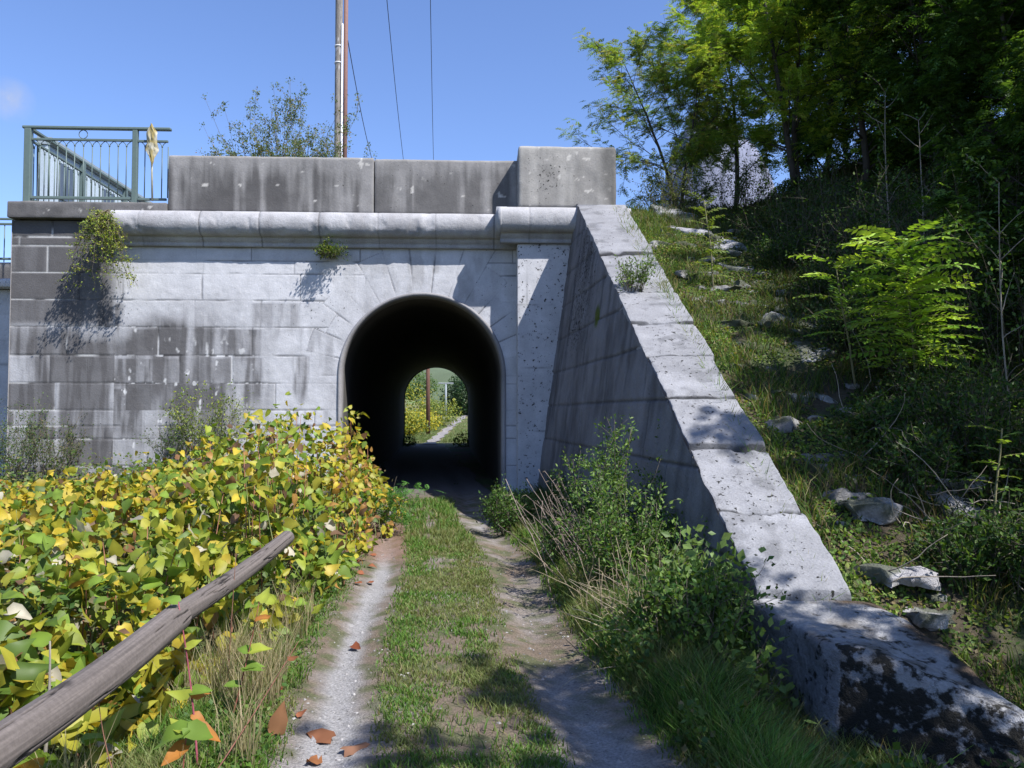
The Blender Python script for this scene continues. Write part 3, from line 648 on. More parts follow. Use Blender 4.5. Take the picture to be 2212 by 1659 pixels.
def G(xr, d):
    p = CW(xr, d, 0); return A([p[0], p[1], float(ground(p[0], p[1]))])
def Gp(px, d): return G(ray(px, 900)[0] * d, d)
def Gxy(x, y): return A([x, y, float(ground(x, y))])
def onground(px, py, d0=8.):
    x, u = ray(px, py); d = np.arange(2.5, 90, .04); Xs = x * d * cos(YAW) + d * sin(YAW); Ys = CAM[1] + d * cos(YAW) - x * d * sin(YAW)
    h_ = CAM[2] + u * d <= ground(Xs, Ys); d = d[h_.argmax()] if h_.any() else d0; p = CW(x * d, d, 0)
    p[2] = float(ground(p[0], p[1])) + .01; return p
# ------------------------------------------------------------------ wooden rail
WOOD = A([.115, .098, .09])
def log(name, a, b, r, seed, parent, bend=.02):
    n = 340; m = 110; t = np.linspace(0, 1, n); pts = a + (b - a) * t[:, None]; pts[:, 2] -= np.sin(t * pi) * bend; L = np.linalg.norm(b - a)
    T = nrm(b - a); N0 = nrm(np.cross(T, A([0, 0, 1.]))); B0_ = np.cross(N0, T); an = np.linspace(0, 2 * pi, m, endpoint=False)
    Tg, Ag = np.meshgrid(t * L, an, indexing='ij'); q = P3(Tg * 1.2, np.cos(Ag) * 2, np.sin(Ag) * 2 + seed)
    rr = r * (1 + .10 * (fbm(q, 7, 3) - .5)) ; gr = .5 * fbm(P3(Tg * 1.5, np.cos(Ag) * 9, np.sin(Ag) * 9 + seed), 8, 4) + .5 * fbm(P3(Tg * 2.2, np.cos(Ag) * 24, np.sin(Ag) * 24 + seed), 18, 3)
    cr = 1 - ss(.006, .022, np.abs(fbm(P3(Tg * .9, np.cos(Ag) * 1.7, np.sin(Ag) * 1.7 + seed * 2), 9, 3) - .5)); cr = cr * ss(.36, .46, fbm(P3(Tg * 1.3, Ag * .5, seed), 10, 2))
    rr = rr - cr * .008 - .002 * gr; end = np.minimum(ss(-.001, .03, Tg), ss(L + .001, L - .03, Tg)); rr = rr * (.8 + .2 * end)
    V = pts[:, None] + rr[..., None] * (np.cos(Ag)[..., None] * N0 + np.sin(Ag)[..., None] * B0_)
    kn = (1 - ss(.03, .055, np.hypot((Tg - L * .33), (Ag - 1.9) * r))) * .6
    c = WOOD * (.25 + 1.5 * gr)[..., None] * (1 - .85 * cr)[..., None] * (1 - kn)[..., None]; c = c * (.85 + .3 * fbm(q * .8, 12, 3))[..., None]
    i, j = np.meshgrid(np.arange(n - 1), np.arange(m), indexing='ij'); a_ = i * m + j; b_ = i * m + (j + 1) % m
    F = np.stack([a_, a_ + m, b_ + m, b_], -1).reshape(-1, 4)
    return obj(name, V, [F, A([np.arange(m)]), A([np.arange(m)[::-1] + (n - 1) * m])], M_wood, parent, c.reshape(-1, 3))
rf = thing('rail_fence', 'weathered grey round log rail fence running beside the knotweed', 'fence', tuple(G(-1.6, 3.75)))
a0 = at(-75, 1667, 2.1); a1 = at(388, 1329, 3.65); b0 = at(372, 1337, 3.58); b1 = at(622, 1160, 6.0)
log('rail', a0, a1, .066, 1, rf); log('rail', b0, b1, .054, 5, rf)
for (px, d, h) in ((368, 3.74, .60), (640, 5.95, .62), (-60, 2.25, .6)):
    q = Gp(px, d); q[2] = 0; x = ray(px, 900)[0]
    log('post', q - A([.03, 0, .3]), q + A([-.03, 0, h]), .055, 9 + px, rf, 0)
q = at(10, 1598, 2.38); V, F = tube(A([q + A([.03, -.03, .02]), q + A([.045, -.045, .03])]), [.014, .011], 12); obj('bolt', V, F, M_paint, rf, np.tile([.35, .36, .37], (len(V), 1)))
# ------------------------------------------------------------------ knotweed thicket on the left
KC = [(.27, .32, .04), (.17, .26, .035), (.36, .34, .04), (.48, .37, .04), (.38, .21, .06), (.24, .12, .055), (.10, .17, .025), (.50, .46, .36), (.17, .10, .06)]
def hb(xr, d):
    h = .50 + 1.12 * ss(3.8, 9.0, d) * (1 - .62 * ss(-2.6, -4.6, xr)); edge = -1.80 - .02 * d + .20 * ss(5.0, 5.9, d)
    h = h * ss(0, .75, edge - xr + .25) ** .5 * (1 - .12 * ss(-3.5, -6., xr) ) * (1 - .62 * ss(10.6, 12.4, d)) * (1 - .5 * ss(-3.6, -5.6, xr) * ss(7, 10, d))
    return h
cent = [(-2.4, 4.2, 'large knotweed bush with green heart-shaped leaves right behind the joint of the log rail'), (-4.3, 5.6, 'broad knotweed bush with yellow and cream leaves at the left edge of the view'),
        (-2.6, 6.3, 'knotweed bush with yellow-green and orange leaves behind the far log rail'), (-4.6, 8.6, 'low knotweed bush with bright yellow upper leaves below the dark stained pier'),
        (-2.5, 8.8, 'tall knotweed bush with orange and green leaves spilling beside the tunnel mouth'), (-3.1, 11.0, 'brownish knotweed bush at the foot of the bridge wall'), (-1.95, 3.0, 'knotweed bush with large pale green leaves behind the near end of the log rail')]
cx = A([c[:2] for c in cent]); N = 56000
xr = U(-9.6, -1.35, N); d = U(2.6, 12.6, N); k = (xr > -.68 * d - 2.4) & (xr < -1.66 - .012 * d + .20 * ss(5.0, 5.9, d)); xr, d = xr[k], d[k]
hh = hb(xr, d) * (.45 + .9 * fbm(P3(xr * 1.9, d * 1.9, 3), 51, 3)); lay = U(0, 1, len(xr)) ** .55
pw = CW(0, 0, 0); Xw = xr * cos(YAW) + d * sin(YAW); Yw = CAM[1] + d * cos(YAW) - xr * sin(YAW); gz = ground(Xw, Yw)
gap = fbm(P3(Xw * 2.6, Yw * 2.6, lay * 2), 52, 3); keep = (gap > .47) & (U(0, 1, len(xr)) < np.where(d < 5, .95, .75))
xr, d, hh, lay, Xw, Yw, gz = [v[keep] for v in (xr, d, hh, lay, Xw, Yw, gz)]
P = P3(Xw, Yw, gz + .05 + hh * lay); own = np.argmin((xr[:, None] - cx[:, 0]) ** 2 + (d[:, None] - cx[:, 1]) ** 2, 1)
P += rng.normal(size=P.shape) * .03
cz = fbm(P * .9, 53, 3); rt = ss(-3.2, -2.3, xr)[:, None]
wt = np.stack([.28 + 0 * cz, .16 + .30 * (cz < .44), .26 + .16 * (cz > .45), .12 + .26 * (cz > .5) + .3 * ss(5.5, 7.5, d) * (xr < -3.2), .04 + .22 * (cz > .52) * (d > 4.6), .01 + .05 * (cz > .54) * (d > 5), .12 + 0 * cz, .02 + .5 * ss(-2.7, -3.3, xr) * ss(6.4, 5.4, d) * (fbm(P * 2.2, 54, 2) > .5), .02 + .06 * (d > 7)], 1); wt /= wt.sum(1, keepdims=True)
ci = (wt.cumsum(1) > U(0, 1, len(P))[:, None]).argmax(1); col = A(KC)[ci] * U(.60, 1.05, (len(P), 1))
D = rdir(len(P), -.25); D += A([.25, -.35, -.1]); Nn = A([.2, -.35, .9]) + rng.normal(size=P.shape) * .75
LS = U(.075, .145, len(P)) * U(.75, 1.1, len(P)) * (1 - .18 * (d > 8)) * np.where(d < 4.6, 1.15, 1.)
for i, (xc, dc, lab) in enumerate(cent):
    m = own == i; b = G(xc, dc); o = thing('knotweed_bush', lab, 'bush', tuple(b), 'knotweed bushes left of the track')
    V, F, C = leafmesh(P[m], D[m], Nn[m], LS[m], col[m], HEART, U(.8, 1.1, m.sum())); mb = MB()
    ids = np.where(m)[0]
    for j in rng.choice(ids, min(90, len(ids)), False):
        q = A([P[j][0], P[j][1], gz[j] - .03]) + A([U(-.1, .1), U(-.1, .1), 0]); tub(mb, A([q, (q + P[j]) / 2 + rng.normal(size=3) * .04, P[j]]), .006, .003, 4, (.22, .10, .06) if U(0, 1) < .5 else (.15, .17, .06))
    tag(mb.build('stems', M_bark, o), kind='stuff'); obj('leaves', V, F, M_leaf, o, C, True)
# a few single stems
def sprig(name, label, cat, base, tip, leaves_, stemc=(.20, .07, .05), r=.005, sag=.0, group=None):
    o = thing(name, label, cat, tuple(base), group); t = np.linspace(0, 1, 9)[:, None]; mid = (A(base) + A(tip)) / 2 + A([U(-.03, .03), 0, sag]); pts = (1 - t) ** 2 * A(base) + 2 * t * (1 - t) * mid + t ** 2 * A(tip)
    mb = MB(); tub(mb, pts, r, r * .4, 6, stemc)
    if leaves_:
        P = []; Dd = []; Nv = []; L = []; C = []
        for (s, az_, dz_, l, c_) in leaves_:
            q = pts[int(s * 8)]; P.append(q); Dd.append([cos(az_), sin(az_), dz_]); Nv.append([U(-.2, .2), -.5, 1.]); L.append(l); C.append(c_)
        V, F, C = leafmesh(A(P), A(Dd), A(Nv), A(L), A(C), HEART, .9); mb.build('stem', M_bark, o); obj('leaves', V, F, M_leaf, o, C, True)
    else: mb.build('stem', M_bark, o)
    return o
YG, GG, OR, BR_ = (.26, .30, .04), (.13, .21, .03), (.36, .15, .035), (.20, .08, .035)
sprig('knotweed_sprout', 'knotweed sprout with green leaves and one orange edged leaf in the foreground grass', 'plant', at(400, 1670, 2.95) * A([1, 1, 0]), at(405, 1575, 2.95), [(1, -.3, -.25, .11, GG), (1, .2, -.2, .12, OR), (1, 3.4, -.35, .13, GG), (1, 2.6, .1, .09, YG), (.9, 4.0, -.5, .10, OR), (.9, 1.4, .2, .07, GG)])
sprig('knotweed_sprout', 'reddish stemmed knotweed sprout crossing in front of the joint of the log rail', 'plant', Gp(440, 3.5), at(385, 1300, 3.55), [(.5, 0, .0, .09, GG), (.5, 3.2, -.2, .10, YG), (.62, .5, -.5, .08, OR), (1, 3., .3, .08, GG), (.4, -.3, -.6, .07, OR), (.75, .4, .3, .07, YG)], (.24, .06, .08), .006)
sprig('knotweed_sprout', 'leafy green knotweed sprout between the far log rail and the left rut', 'plant', Gp(500, 4.0), at(560, 1300, 4.0), [(1, 1.2, .5, .09, YG), (.9, -.2, .2, .08, OR), (.7, .3, .1, .11, YG), (.6, -.4, 0, .11, GG), (.5, .1, .2, .09, GG), (.4, 3.3, .1, .08, GG), (.7, 2.7, .2, .08, GG)])
sprig('dry_stalk', 'thin reddish dry stem leaning over the grass right of the log rail', 'stem', Gp(430, 3.3), at(645, 1385, 3.9), [(.99, .2, .1, .05, BR_)], (.16, .07, .05), .004)
sprig('dry_stalk', 'upright brown dry stem in front of the far log rail', 'stem', Gp(497, 4.4), at(510, 1195, 4.4), [], (.18, .09, .06), .004)
sprig('leaf_sprig', 'single curled orange leaf on a bent stalk over the near log rail', 'leaf', at(250, 1560, 2.95) - A([0, 0, .2]), at(212, 1500, 2.85), [(1, 1.5, .8, .085, OR), (1, 1.2, .5, .07, BR_)], (.25, .12, .08), .003)
o = sprig('stake', 'thin grey dead stake standing behind the near log rail', 'stake', Gp(105, 3.35), at(108, 1385, 3.35), [], (.20, .18, .15), .010)
# ------------------------------------------------------------------ fallen leaves
FL = [((715, 1612), .15, 'largest curled brown leaf lying at the near end of the left rut'), ((742, 1636), .13, 'flat pinkish brown leaf overlapping the largest one in the left rut'), ((686, 1652), .10, 'orange brown leaf at the bottom edge of the view'), ((762, 1407), .10, 'single red-brown leaf across the middle of the left rut'),
      ((595, 1605), .13, 'upright pointed tan leaf stuck in the grass left of the rut')]
lb = 'small curled red-brown leaf on the earth of the left rut near the tunnel'
FL += [((x, y), U(.06, .09), lb) for x, y in ((778, 1268), (800, 1264), (785, 1244), (795, 1228), (812, 1205), (776, 1218), (808, 1180), (786, 1188), (830, 1165), (800, 1158))]
FL += [((x, y), U(.05, .08), 'small dry leaf caught in the grass beside the log rail') for x, y in ((585, 1390), (545, 1475), (600, 1500), (250, 1600), (640, 1560), (520, 1330))]
for i, ((px, py), L, lab) in enumerate(FL):
    q = onground(px, py, 5); up = L > .125 and px == 595; a = U(0, 6.28)
    o_ = 1 if i < 5 else 0; cc = A([[.15, .065, .035], [.18, .095, .06], [.19, .08, .035], [.17, .055, .028], [.20, .10, .05]][i] if i < 5 else [.20, .075, .04])
    if up: V, F, C = leafmesh(q[None] + A([0, 0, .03]), A([[.25, 0, 1.]]), A([[.3, -1., .2]]), L * 1.1, cc[None], HEART, .8)
    else: V, F, C = leafmesh(q[None] + A([0, 0, .018]), A([[cos(a), sin(a), .12]]), A([[U(-.3, .3), -.35, 1.]]), L, cc[None], HEART, U(.8, 1.1))
    V = V + rng.normal(size=V.shape) * L * .03
    f = obj('fallen_leaf', V, F, M_dead, None, C, True); tag(f, lab, 'leaf', 'small fallen leaves in the rut' if lab == lb else ('dry leaves caught in the grass' if 'small dry' in lab else None))
rng = np.random.default_rng(21)
# ------------------------------------------------------------------ grass
def scatter(n, x0, x1, d0, d1, pw_=1.):
    d = d0 * (d1 / d0) ** U(0, 1, n); xr = U(x0, x1, n); return xr, d
def wpos(xr, d):
    X = xr * cos(YAW) + d * sin(YAW); Y = CAM[1] + d * cos(YAW) - xr * sin(YAW); return X, Y, P3(X, Y, ground(X, Y) - .004)
GC = [(.10, .20, .035), (.08, .165, .028), (.15, .20, .05), (.24, .21, .10), (.055, .10, .02)]
# centre strip and verges
V_ = MB()
xr, d = scatter(330000, -2.6, 2.2, 2.9, 14.6); X, Y, P = wpos(xr, d)
rl, rr = rutL(d), rutR(d); u = xr - rl; n1 = fbm(P * 1.6, 71, 3); n2 = fbm(P * 6, 72, 3)
cen = ss(.16, .34, u) * ss(1.16, .98, u); bare = ss(.48, .68, n1 * .55 + n2 * .5 + .10 * np.exp(-((u - .62) / .16) ** 2))
pc = cen * (1 - .93 * bare); lft = ss(-.16, -.36, u) * ss(-2.0, -1.5, xr); rgt = ss(1.50, 1.75, u)
dens = np.maximum(np.maximum(pc, lft * (.75 + .25 * n2)), rgt); dens = np.where((d > 13.5), dens * .3, dens)
dens *= np.where((u > -.5) & (u < 0) & (d > 8), .4, 1.)
k = U(0, 1, len(d)) < dens; X, Y, P, u, d, n1, n2, xr, cen, lft, rgt = [v[k] for v in (X, Y, P, u, d, n1, n2, xr, cen, lft, rgt)]
H = .022 + .04 * n2 + .10 * ss(.30, .75, -u) + .05 * ss(8.5, 10.5, d) * (cen > .5) + .18 * rgt * ss(1.5, 1.9, u) * U(.4, 1.1, len(u)) + .03 * ss(.55, .7, n1); H = H * U(.5, 1.4, len(u))
gcol = pal(len(P), GC, [.34, .3, .2, .10, .12]); dry = ss(.5, .62, fbm(P * 2.1, 73, 3))[:, None]; gcol = gcol + (A([.21, .18, .09]) - gcol) * dry * .45
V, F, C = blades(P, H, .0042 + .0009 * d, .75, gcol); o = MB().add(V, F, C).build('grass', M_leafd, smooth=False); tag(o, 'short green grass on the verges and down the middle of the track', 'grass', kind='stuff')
# tall grass and herbs on the right verge
xr, d = scatter(60000, .5, 3.2, 2.9, 15); X, Y, P = wpos(xr, d); u = xr - rutL(d); n1 = fbm(P * 1.5, 74, 3)
inn = (u > 1.66 + .25 * (fbm(P * 2.5, 75, 2) - .5)) & ((X < capx(np.clip(Y, BL[1], TL[1]), 0.) - .05 * (Y < 0)) & (Y > BL[1] + .1) | (Y <= BL[1] + .1) & ~((d > 3.95) & (xr > 1.8 - .25 * (d - 4.6)))) & (n1 > .36) & ~((xr > 1.15) & (d < 5.7))
X, Y, P, d, n1, u = [v[inn] for v in (X, Y, P, d, n1, u)]; H = U(.12, .42, len(d)) * (.5 + n1) * ss(1.5, 2.3, u) ** .5
gcol = pal(len(P), [(.035, .07, .013), (.05, .09, .017), (.15, .12, .06), (.07, .10, .025)], [.45, .3, .12, .13])  # greens darkened so the blades carry the verge's shade in their colour
o = MB().add(*blades(P, H, .005 + .0008 * d, 1.0, gcol)).build('tall_grass', M_leafd, smooth=False); tag(o, 'tall dark grass and weeds between the right rut and the wing wall', 'grass', kind='stuff')
# dry tall grass left verge
xr, d = scatter(8000, -1.75, -.95, 2.7, 6.5); X, Y, P = wpos(xr, d); k = (fbm(P * 3, 76, 2) > .5) & (xr < rutL(d) - .33); P = P[k]; d = d[k]
o = MB().add(*blades(P, U(.18, .5, len(P)), .0045, .45, pal(len(P), [(.34, .28, .17), (.26, .23, .12), (.16, .18, .06)], [.5, .3, .2]))).build('dry_grass', M_leafd, smooth=False); tag(o, 'thin straw coloured dry stalks in the grass beside the log rail', 'dry grass', kind='stuff')
# small broad-leaved herbs under the rail and on the verges
def herbs(name, label, xr, d, X, Y, P, hgt, ls, cols, wts, cat='undergrowth'):
    n = len(P); p = P + P3(0 * d, 0 * d, U(0, 1, n) ** .7 * hgt); D = rdir(n, .1); Nn = A([.1, -.3, 1.]) + rng.normal(size=(n, 3)) * .5
    V, F, C = leafmesh(p, D, Nn, U(.6, 1.3, n) * ls, pal(n, cols, wts), RH, 1.5); o = obj(name, V, F, M_leaf, None, C, False); return tag(o, label, cat, kind='stuff')
xr, d = scatter(60000, -14, -2.2, 4.5, 15); X, Y, P = wpos(xr, d); n1 = fbm(P * 1.5, 87, 3); k = (n1 > .4) & (Y < -.3); v = [a[k] for a in (xr, d, X, Y, P)]
herbs('undergrowth', 'grey-green weeds between the knotweed and the foot of the bridge wall', *v, .10 + .5 * ss(.4, .65, n1[k]), .06, [(.06, .11, .025), (.10, .15, .035), (.16, .18, .06), (.17, .14, .07)], [.35, .3, .2, .15])
xr, d = scatter(26000, -2.1, -.9, 2.7, 9); X, Y, P = wpos(xr, d); n1 = fbm(P * 2.2, 77, 3); k = (n1 > .47) & (xr < rutL(d) - .28 - .2 * U(0, 1, len(d))); v = [a[k] for a in (xr, d, X, Y, P)]
herbs('undergrowth', 'low green herbs under the log rail', *v, .16 * n1[k], .032, GREEN, [.3, .4, .3])
xr, d = scatter(95000, .6, 2.2, 3.2, 15); X, Y, P = wpos(xr, d); n1 = fbm(P * 1.7, 78, 3); u = xr - rutL(d)
k = (n1 > .40) & (u > 1.75) & (X < capx(np.clip(Y, BL[1], TL[1]), 0.) + .02) & (Y > BL[1] - .6) & (xr < 1.3 + .45 * (d > 5.9)); v = [a[k] for a in (xr, d, X, Y, P)]
herbs('undergrowth', 'dense green weeds along the foot of the wing wall', *v, (.10 + .55 * ss(.42, .65, n1[k]) * ss(1.7, 2.3, u[k])), .038, [(.04, .085, .015), (.065, .12, .02), (.10, .16, .03), (.16, .17, .06)], [.35, .35, .2, .1])
# embankment cover
n = 290000; Y = BL[1] - 1.4 + (TL[1] + 3.2 - BL[1]) * U(0, 1, n); X = U(2.1, 9.5, n); cR = capx(np.clip(Y, BL[1], TL[1]), 1.); u = X - cR; P = P3(X, Y, ground(X, Y))
n1 = fbm(P * 1.15, 79, 4); n2 = fbm(P * 4, 80, 3)
dens = ss(.40, .54, n1 * .6 + n2 * .4 + .06) * ss(-.02, .08, u); dens = np.where((Y < BL[1]) & (u < .5), 0, dens)
k = U(0, 1, n) < dens; X, Y, P, u, n1 = [v[k] for v in (X, Y, P, u, n1)]
h = (.03 + .26 * ss(.45, .7, n1)) * (.5 + .8 * ss(.2, 2.5, u)); p = P + P3(0 * h, 0 * h, h * U(0, 1, len(h)) ** .8)
cc = pal(len(p), [(.07, .13, .022), (.12, .18, .035), (.18, .21, .05), (.15, .12, .06), (.04, .08, .015)], [.3, .24, .16, .12, .18]); edge = ss(1.6, .2, u)[:, None]; cc = cc * (.62 + .68 * edge)  # sunlit strip by the coping and shade farther right painted into leaf colour
V, F, C = leafmesh(p, rdir(len(p), .2), A([0, -.3, 1.]) + rng.normal(size=p.shape) * .55, U(.022, .05, len(p)), cc, RH, 1.4)
o = obj('undergrowth', V, F, M_leafd, None, C, False); tag(o, 'low green ground cover and moss over the embankment right of the wing wall', 'ground cover', kind='stuff')
n = 60000; Y = BL[1] - 1.4 + (TL[1] + 3.2 - BL[1]) * U(0, 1, n); X = U(2.1, 7.5, n); u = X - capx(Y, 1.); P = P3(X, Y, ground(X, Y)); n1 = fbm(P * 1.6, 84, 3)
k = (n1 > .47) & (u > .03) & ~((Y < BL[1]) & (u < .5)); P, n1 = P[k], n1[k]
u = P[:, 0] - capx(P[:, 1], 1.); o = MB().add(*blades(P, U(.05, .26, len(P)), .010, .9, pal(len(P), [(.06, .12, .02), (.10, .15, .03), (.20, .17, .08), (.13, .10, .05)], [.35, .3, .2, .15]) * (.6 + .5 * ss(1.6, .2, u))[:, None])).build('grass', M_leafd, smooth=False); tag(o, 'tufts of grass among the stones of the bank', 'grass', kind='stuff')  # blades darkened away from the coping, tree shade put into their colour
xr, d = scatter(30000, .55, 2.6, 2.9, 7.5); X, Y, P = wpos(xr, d); u = xr - rutL(d); n1 = fbm(P * 2.6, 86, 3); k = (u > 1.62) & (n1 > .47) & (xr < np.where(d < 4., 2.7, 1.45)); v = [a[k] for a in (xr, d, X, Y, P)]
herbs('undergrowth', 'dark leafy weeds below the stone block', *v, .06 + .30 * ss(.47, .62, n1[k]), .036, [(.035, .08, .014), (.06, .11, .02), (.10, .16, .03), (.13, .12, .05)], [.35, .35, .2, .1])
xr, d = scatter(6500, -1.6, 1.6, 2.9, 11); X, Y, P = wpos(xr, d); dl = np.abs(xr - rutL(d)); dr = np.abs(xr - rutR(d)); k = U(0, 1, len(d)) < (.9 * np.exp(-(dl / .2) ** 2) + .8 * np.exp(-(dr / .25) ** 2) + .10) * (fbm(P * 4, 88, 2) > .38); P = P[k]; n = len(P)
oc = A([[1, 0, 0], [0, 1, 0], [-1, 0, 0], [0, -1, 0], [0, 0, .7], [0, 0, -.4]]); of = A([[0, 1, 4], [1, 2, 4], [2, 3, 4], [3, 0, 4], [1, 0, 5], [2, 1, 5], [3, 2, 5], [0, 3, 5]])
V = P[:, None] + A([0, 0, .012]) + oc[None] * (.004 + .012 * U(0, 1, n) ** 3)[:, None, None] * U(.5, 1.3, (n, 1, 3)) + rng.normal(size=(n, 6, 3)) * .0015
o = obj('gravel', V.reshape(-1, 3), (of[None] + (np.arange(n) * 6)[:, None, None]).reshape(-1, 3), M_plain, None, np.repeat(A([.25, .24, .235]) * U(.35, 1.25, (n, 1)), 6, 0), False); tag(o, 'loose pale pebbles on the wheel ruts', 'gravel', kind='stuff')
rng = np.random.default_rng(22)
# ------------------------------------------------------------------ weeds and shrubs of the right verge
WG = [(.05, .11, .018), (.09, .16, .03), (.14, .22, .045), (.03, .07, .012)]
bush('verge_shrub', 'tall small-leaved green shrub growing against the lower wing wall', 'shrub', G(1.02, 7.9), 1.45, .5, 26, 5200, .042, WG, [.35, .3, .2, .15], flat=.8)
bush('verge_shrub', 'wide leafy shrub spilling toward the track below the tall small-leaved one', 'shrub', G(1.05, 6.6), .95, .55, 26, 3800, .045, WG, [.3, .32, .23, .15])
bush('verge_shrub', 'bushy green shrub with mid-sized leaves between the dry stalks and the stone block', 'shrub', G(1.12, 5.15), .62, .5, 24, 2600, .05, WG, [.35, .32, .2, .13], wid=1.2)
bush('milk_thistle', 'pale green big-leaved weed beside the foot of the coping', 'weed', G(1.26, 5.6), .62, .35, 16, 620, .085, [(.13, .20, .06), (.17, .25, .07), (.10, .16, .04)], [1, 1, 1], wid=1.3)
bush('milk_thistle', 'bright green broad-leaved weed in front of the stone block', 'weed', G(1.38, 4.75), .42, .32, 14, 420, .07, [(.13, .20, .06), (.17, .25, .05), (.10, .16, .04)], [1, 1, 1], wid=1.3)
bush('bramble', 'dark low bramble at the bottom right below the stone block', 'bramble', G(1.9, 3.75), .28, .5, 16, 600, .05, WG, [.3, .4, .2, .1], wid=1.6)
bush('bramble', 'leafy bramble in the bottom right corner of the view', 'bramble', G(2.35, 3.55), .22, .45, 14, 500, .05, WG, [.3, .4, .2, .1], wid=1.6)
bush('verge_shrub', 'dark shaded weed clump at the right jamb of the tunnel mouth', 'shrub', G(.02, 10.6), .62, .5, 20, 2600, .045, WG, [.4, .3, .1, .2])
bush('verge_shrub', 'green weed clump halfway along the right rut', 'shrub', G(.55, 8.2), .5, .5, 20, 2200, .042, WG, [.4, .3, .1, .2])
# dry stalks
o = thing('dry_stalks', 'clump of tall leaning dry brown stalks beside the right rut', 'dry plant', tuple(G(.75, 7.6))); mb = MB()
for i in range(46):
    b = G(U(.35, 1.05), U(6.9, 8.6)); L = U(.6, 1.15); pts = curve(b, A([-.42 + U(-.3, .25), U(-.2, .2), 1.]), L, 9, .08, -.015); tub(mb, pts, .005, .0022, 4, A([.24, .19, .16]) * U(.6, 1.3))
    for j in range(3, 9):
        if U(0, 1) < .6: tub(mb, curve(pts[j], A([U(-1, 1), U(-1, 1), U(-.2, .8)]), U(.04, .13), 4, .3, -.1), .002, .001, 3, (.25, .20, .15))
mb.build('stalks', M_bark, o)
o = thing('dry_stalks', 'straw coloured dry weed stalks standing before the small-leaved shrub', 'dry plant', tuple(G(.75, 6.2))); mb = MB()
for i in range(60):
    b = G(U(.55, 1.15), U(5.0, 7.2)); pts = curve(b, A([-.25 + U(-.5, .4), U(-.3, .2), 1.]), U(.3, .75), 8, .12, -.03); tub(mb, pts, .004, .0018, 4, A([.28, .23, .15]) * U(.6, 1.2))
    for j in range(3, 8):
        if U(0, 1) < .5: tub(mb, curve(pts[j], A([U(-1, 1), U(-1, 1), U(-.2, .8)]), U(.04, .12), 4, .3, -.1), .002, .001, 3, (.26, .21, .14))
mb.build('stalks', M_bark, o)
o = thing('dry_stalks', 'sparse pale dry stems poking out over the right rut', 'dry plant', tuple(G(.95, 5.3))); mb = MB()
for i in range(22):
    b = G(U(.8, 1.3), U(4.9, 6.2)); pts = curve(b, A([-.8 + U(-.5, .6), U(-.5, .3), .9]), U(.35, .7), 8, .12, -.08); tub(mb, pts, .0035, .0015, 4, A([.34, .29, .2]) * U(.6, 1.2))
mb.build('stalks', M_bark, o)
# plants at the tunnel mouth and on the masonry
bush('tunnel_shrub', 'bright green feathery shoot reaching across the left side of the tunnel mouth', 'shrub', G(-1.95, 10.6), .85, .45, 12, 420, .035, [(.06, .17, .03), (.10, .24, .04)], [1, 1], pinn=True, lean=(.75, 0))
b = atY(690, 512, -.2)
bush('wall_fern', 'small green fern tuft rooted under the cornice left of the arch', 'fern', atY(714, 552, -.10), .30, .30, 20, 900, .055, [(.07, .12, .015), (.16, .19, .02), (.05, .09, .012)], [1, .6, .8], lean=(.2, -1.2), up=-.12)
b = atY(236, 455, -.14)
def hanging(name, label, cat, anchor, drops, nl, ls, cols, wts, prot=.35, group=None, stemc=(.12, .10, .07)):
    o = thing(name, label, cat, tuple(anchor), group); mb = MB(); P = []
    for (dx_, dz_, n_) in drops:
        for i in range(n_):
            e = A(anchor) + A([dx_ + rng.normal() * .12, -U(.1, prot) , dz_ + rng.normal() * .12]); t = np.linspace(0, 1, 12)[:, None]
            mid = (A(anchor) + e) / 2 + A([U(-.15, .15), -prot * .9, .15]); pts = (1 - t) ** 2 * A(anchor) + 2 * t * (1 - t) * mid + t ** 2 * e + rng.normal(size=(12, 3)) * .015; tub(mb, pts, .007, .002, 4, stemc); P.append(pts[3:])
            for q in range(4, 12, 2): tw = curve(pts[q], A([U(-1, 1), U(-.6, .1), U(-.5, .5)]), U(.08, .25), 5, .25, -.03); tub(mb, tw, .003, .001, 3, stemc); P.append(tw)
    P = np.concatenate(P); ix = rng.integers(0, len(P), nl); p = P[ix] + rng.normal(size=(nl, 3)) * .025
    V, F, C = leafmesh(p, rdir(nl, -.2), A([.2, -.6, .9]) + rng.normal(size=(nl, 3)) * .5, U(.6, 1.3, nl) * ls, pal(nl, cols, wts), RH, 1.4)
    mb.build('stems', M_bark, o); obj('leaves', V, F, M_leaf, o, C, False); return o
hanging('wall_creeper', 'yellow-green creeper hanging from the top of the dark pier', 'creeper', b, [(.0, -.5, 4), (-.45, -1.35, 6), (.0, -1.4, 8), (.35, -.8, 7), (.1, -.9, 5), (.5, -1.5, 6), (-.35, -.75, 3), (.5, -1.15, 5)], 3800, .038, [(.17, .23, .03), (.32, .34, .04), (.09, .14, .025), (.12, .10, .05)], [.4, .25, .3, .15], .55)
bush('wall_shrub', 'yellow-green leafy shrub at the foot of the stained wall', 'shrub', atY(452, 985, -.55), 1.25, .7, 26, 2400, .05, [(.13, .20, .03), (.26, .30, .04), (.07, .11, .02)], [.4, .3, .3])
bush('wall_shrub', 'dark grey-green shrub between the wall foot and the knotweed', 'shrub', atY(385, 1000, -.6), .75, .6, 20, 1700, .04, [(.05, .09, .02), (.08, .13, .03)], [1, 1])
bush('wall_shrub', 'straggly dark green shrub against the left end of the wall', 'shrub', atY(110, 1030, -.5), 1.3, .55, 26, 2400, .04, [(.045, .085, .02), (.09, .12, .03), (.14, .12, .05)], [1, .8, .4])
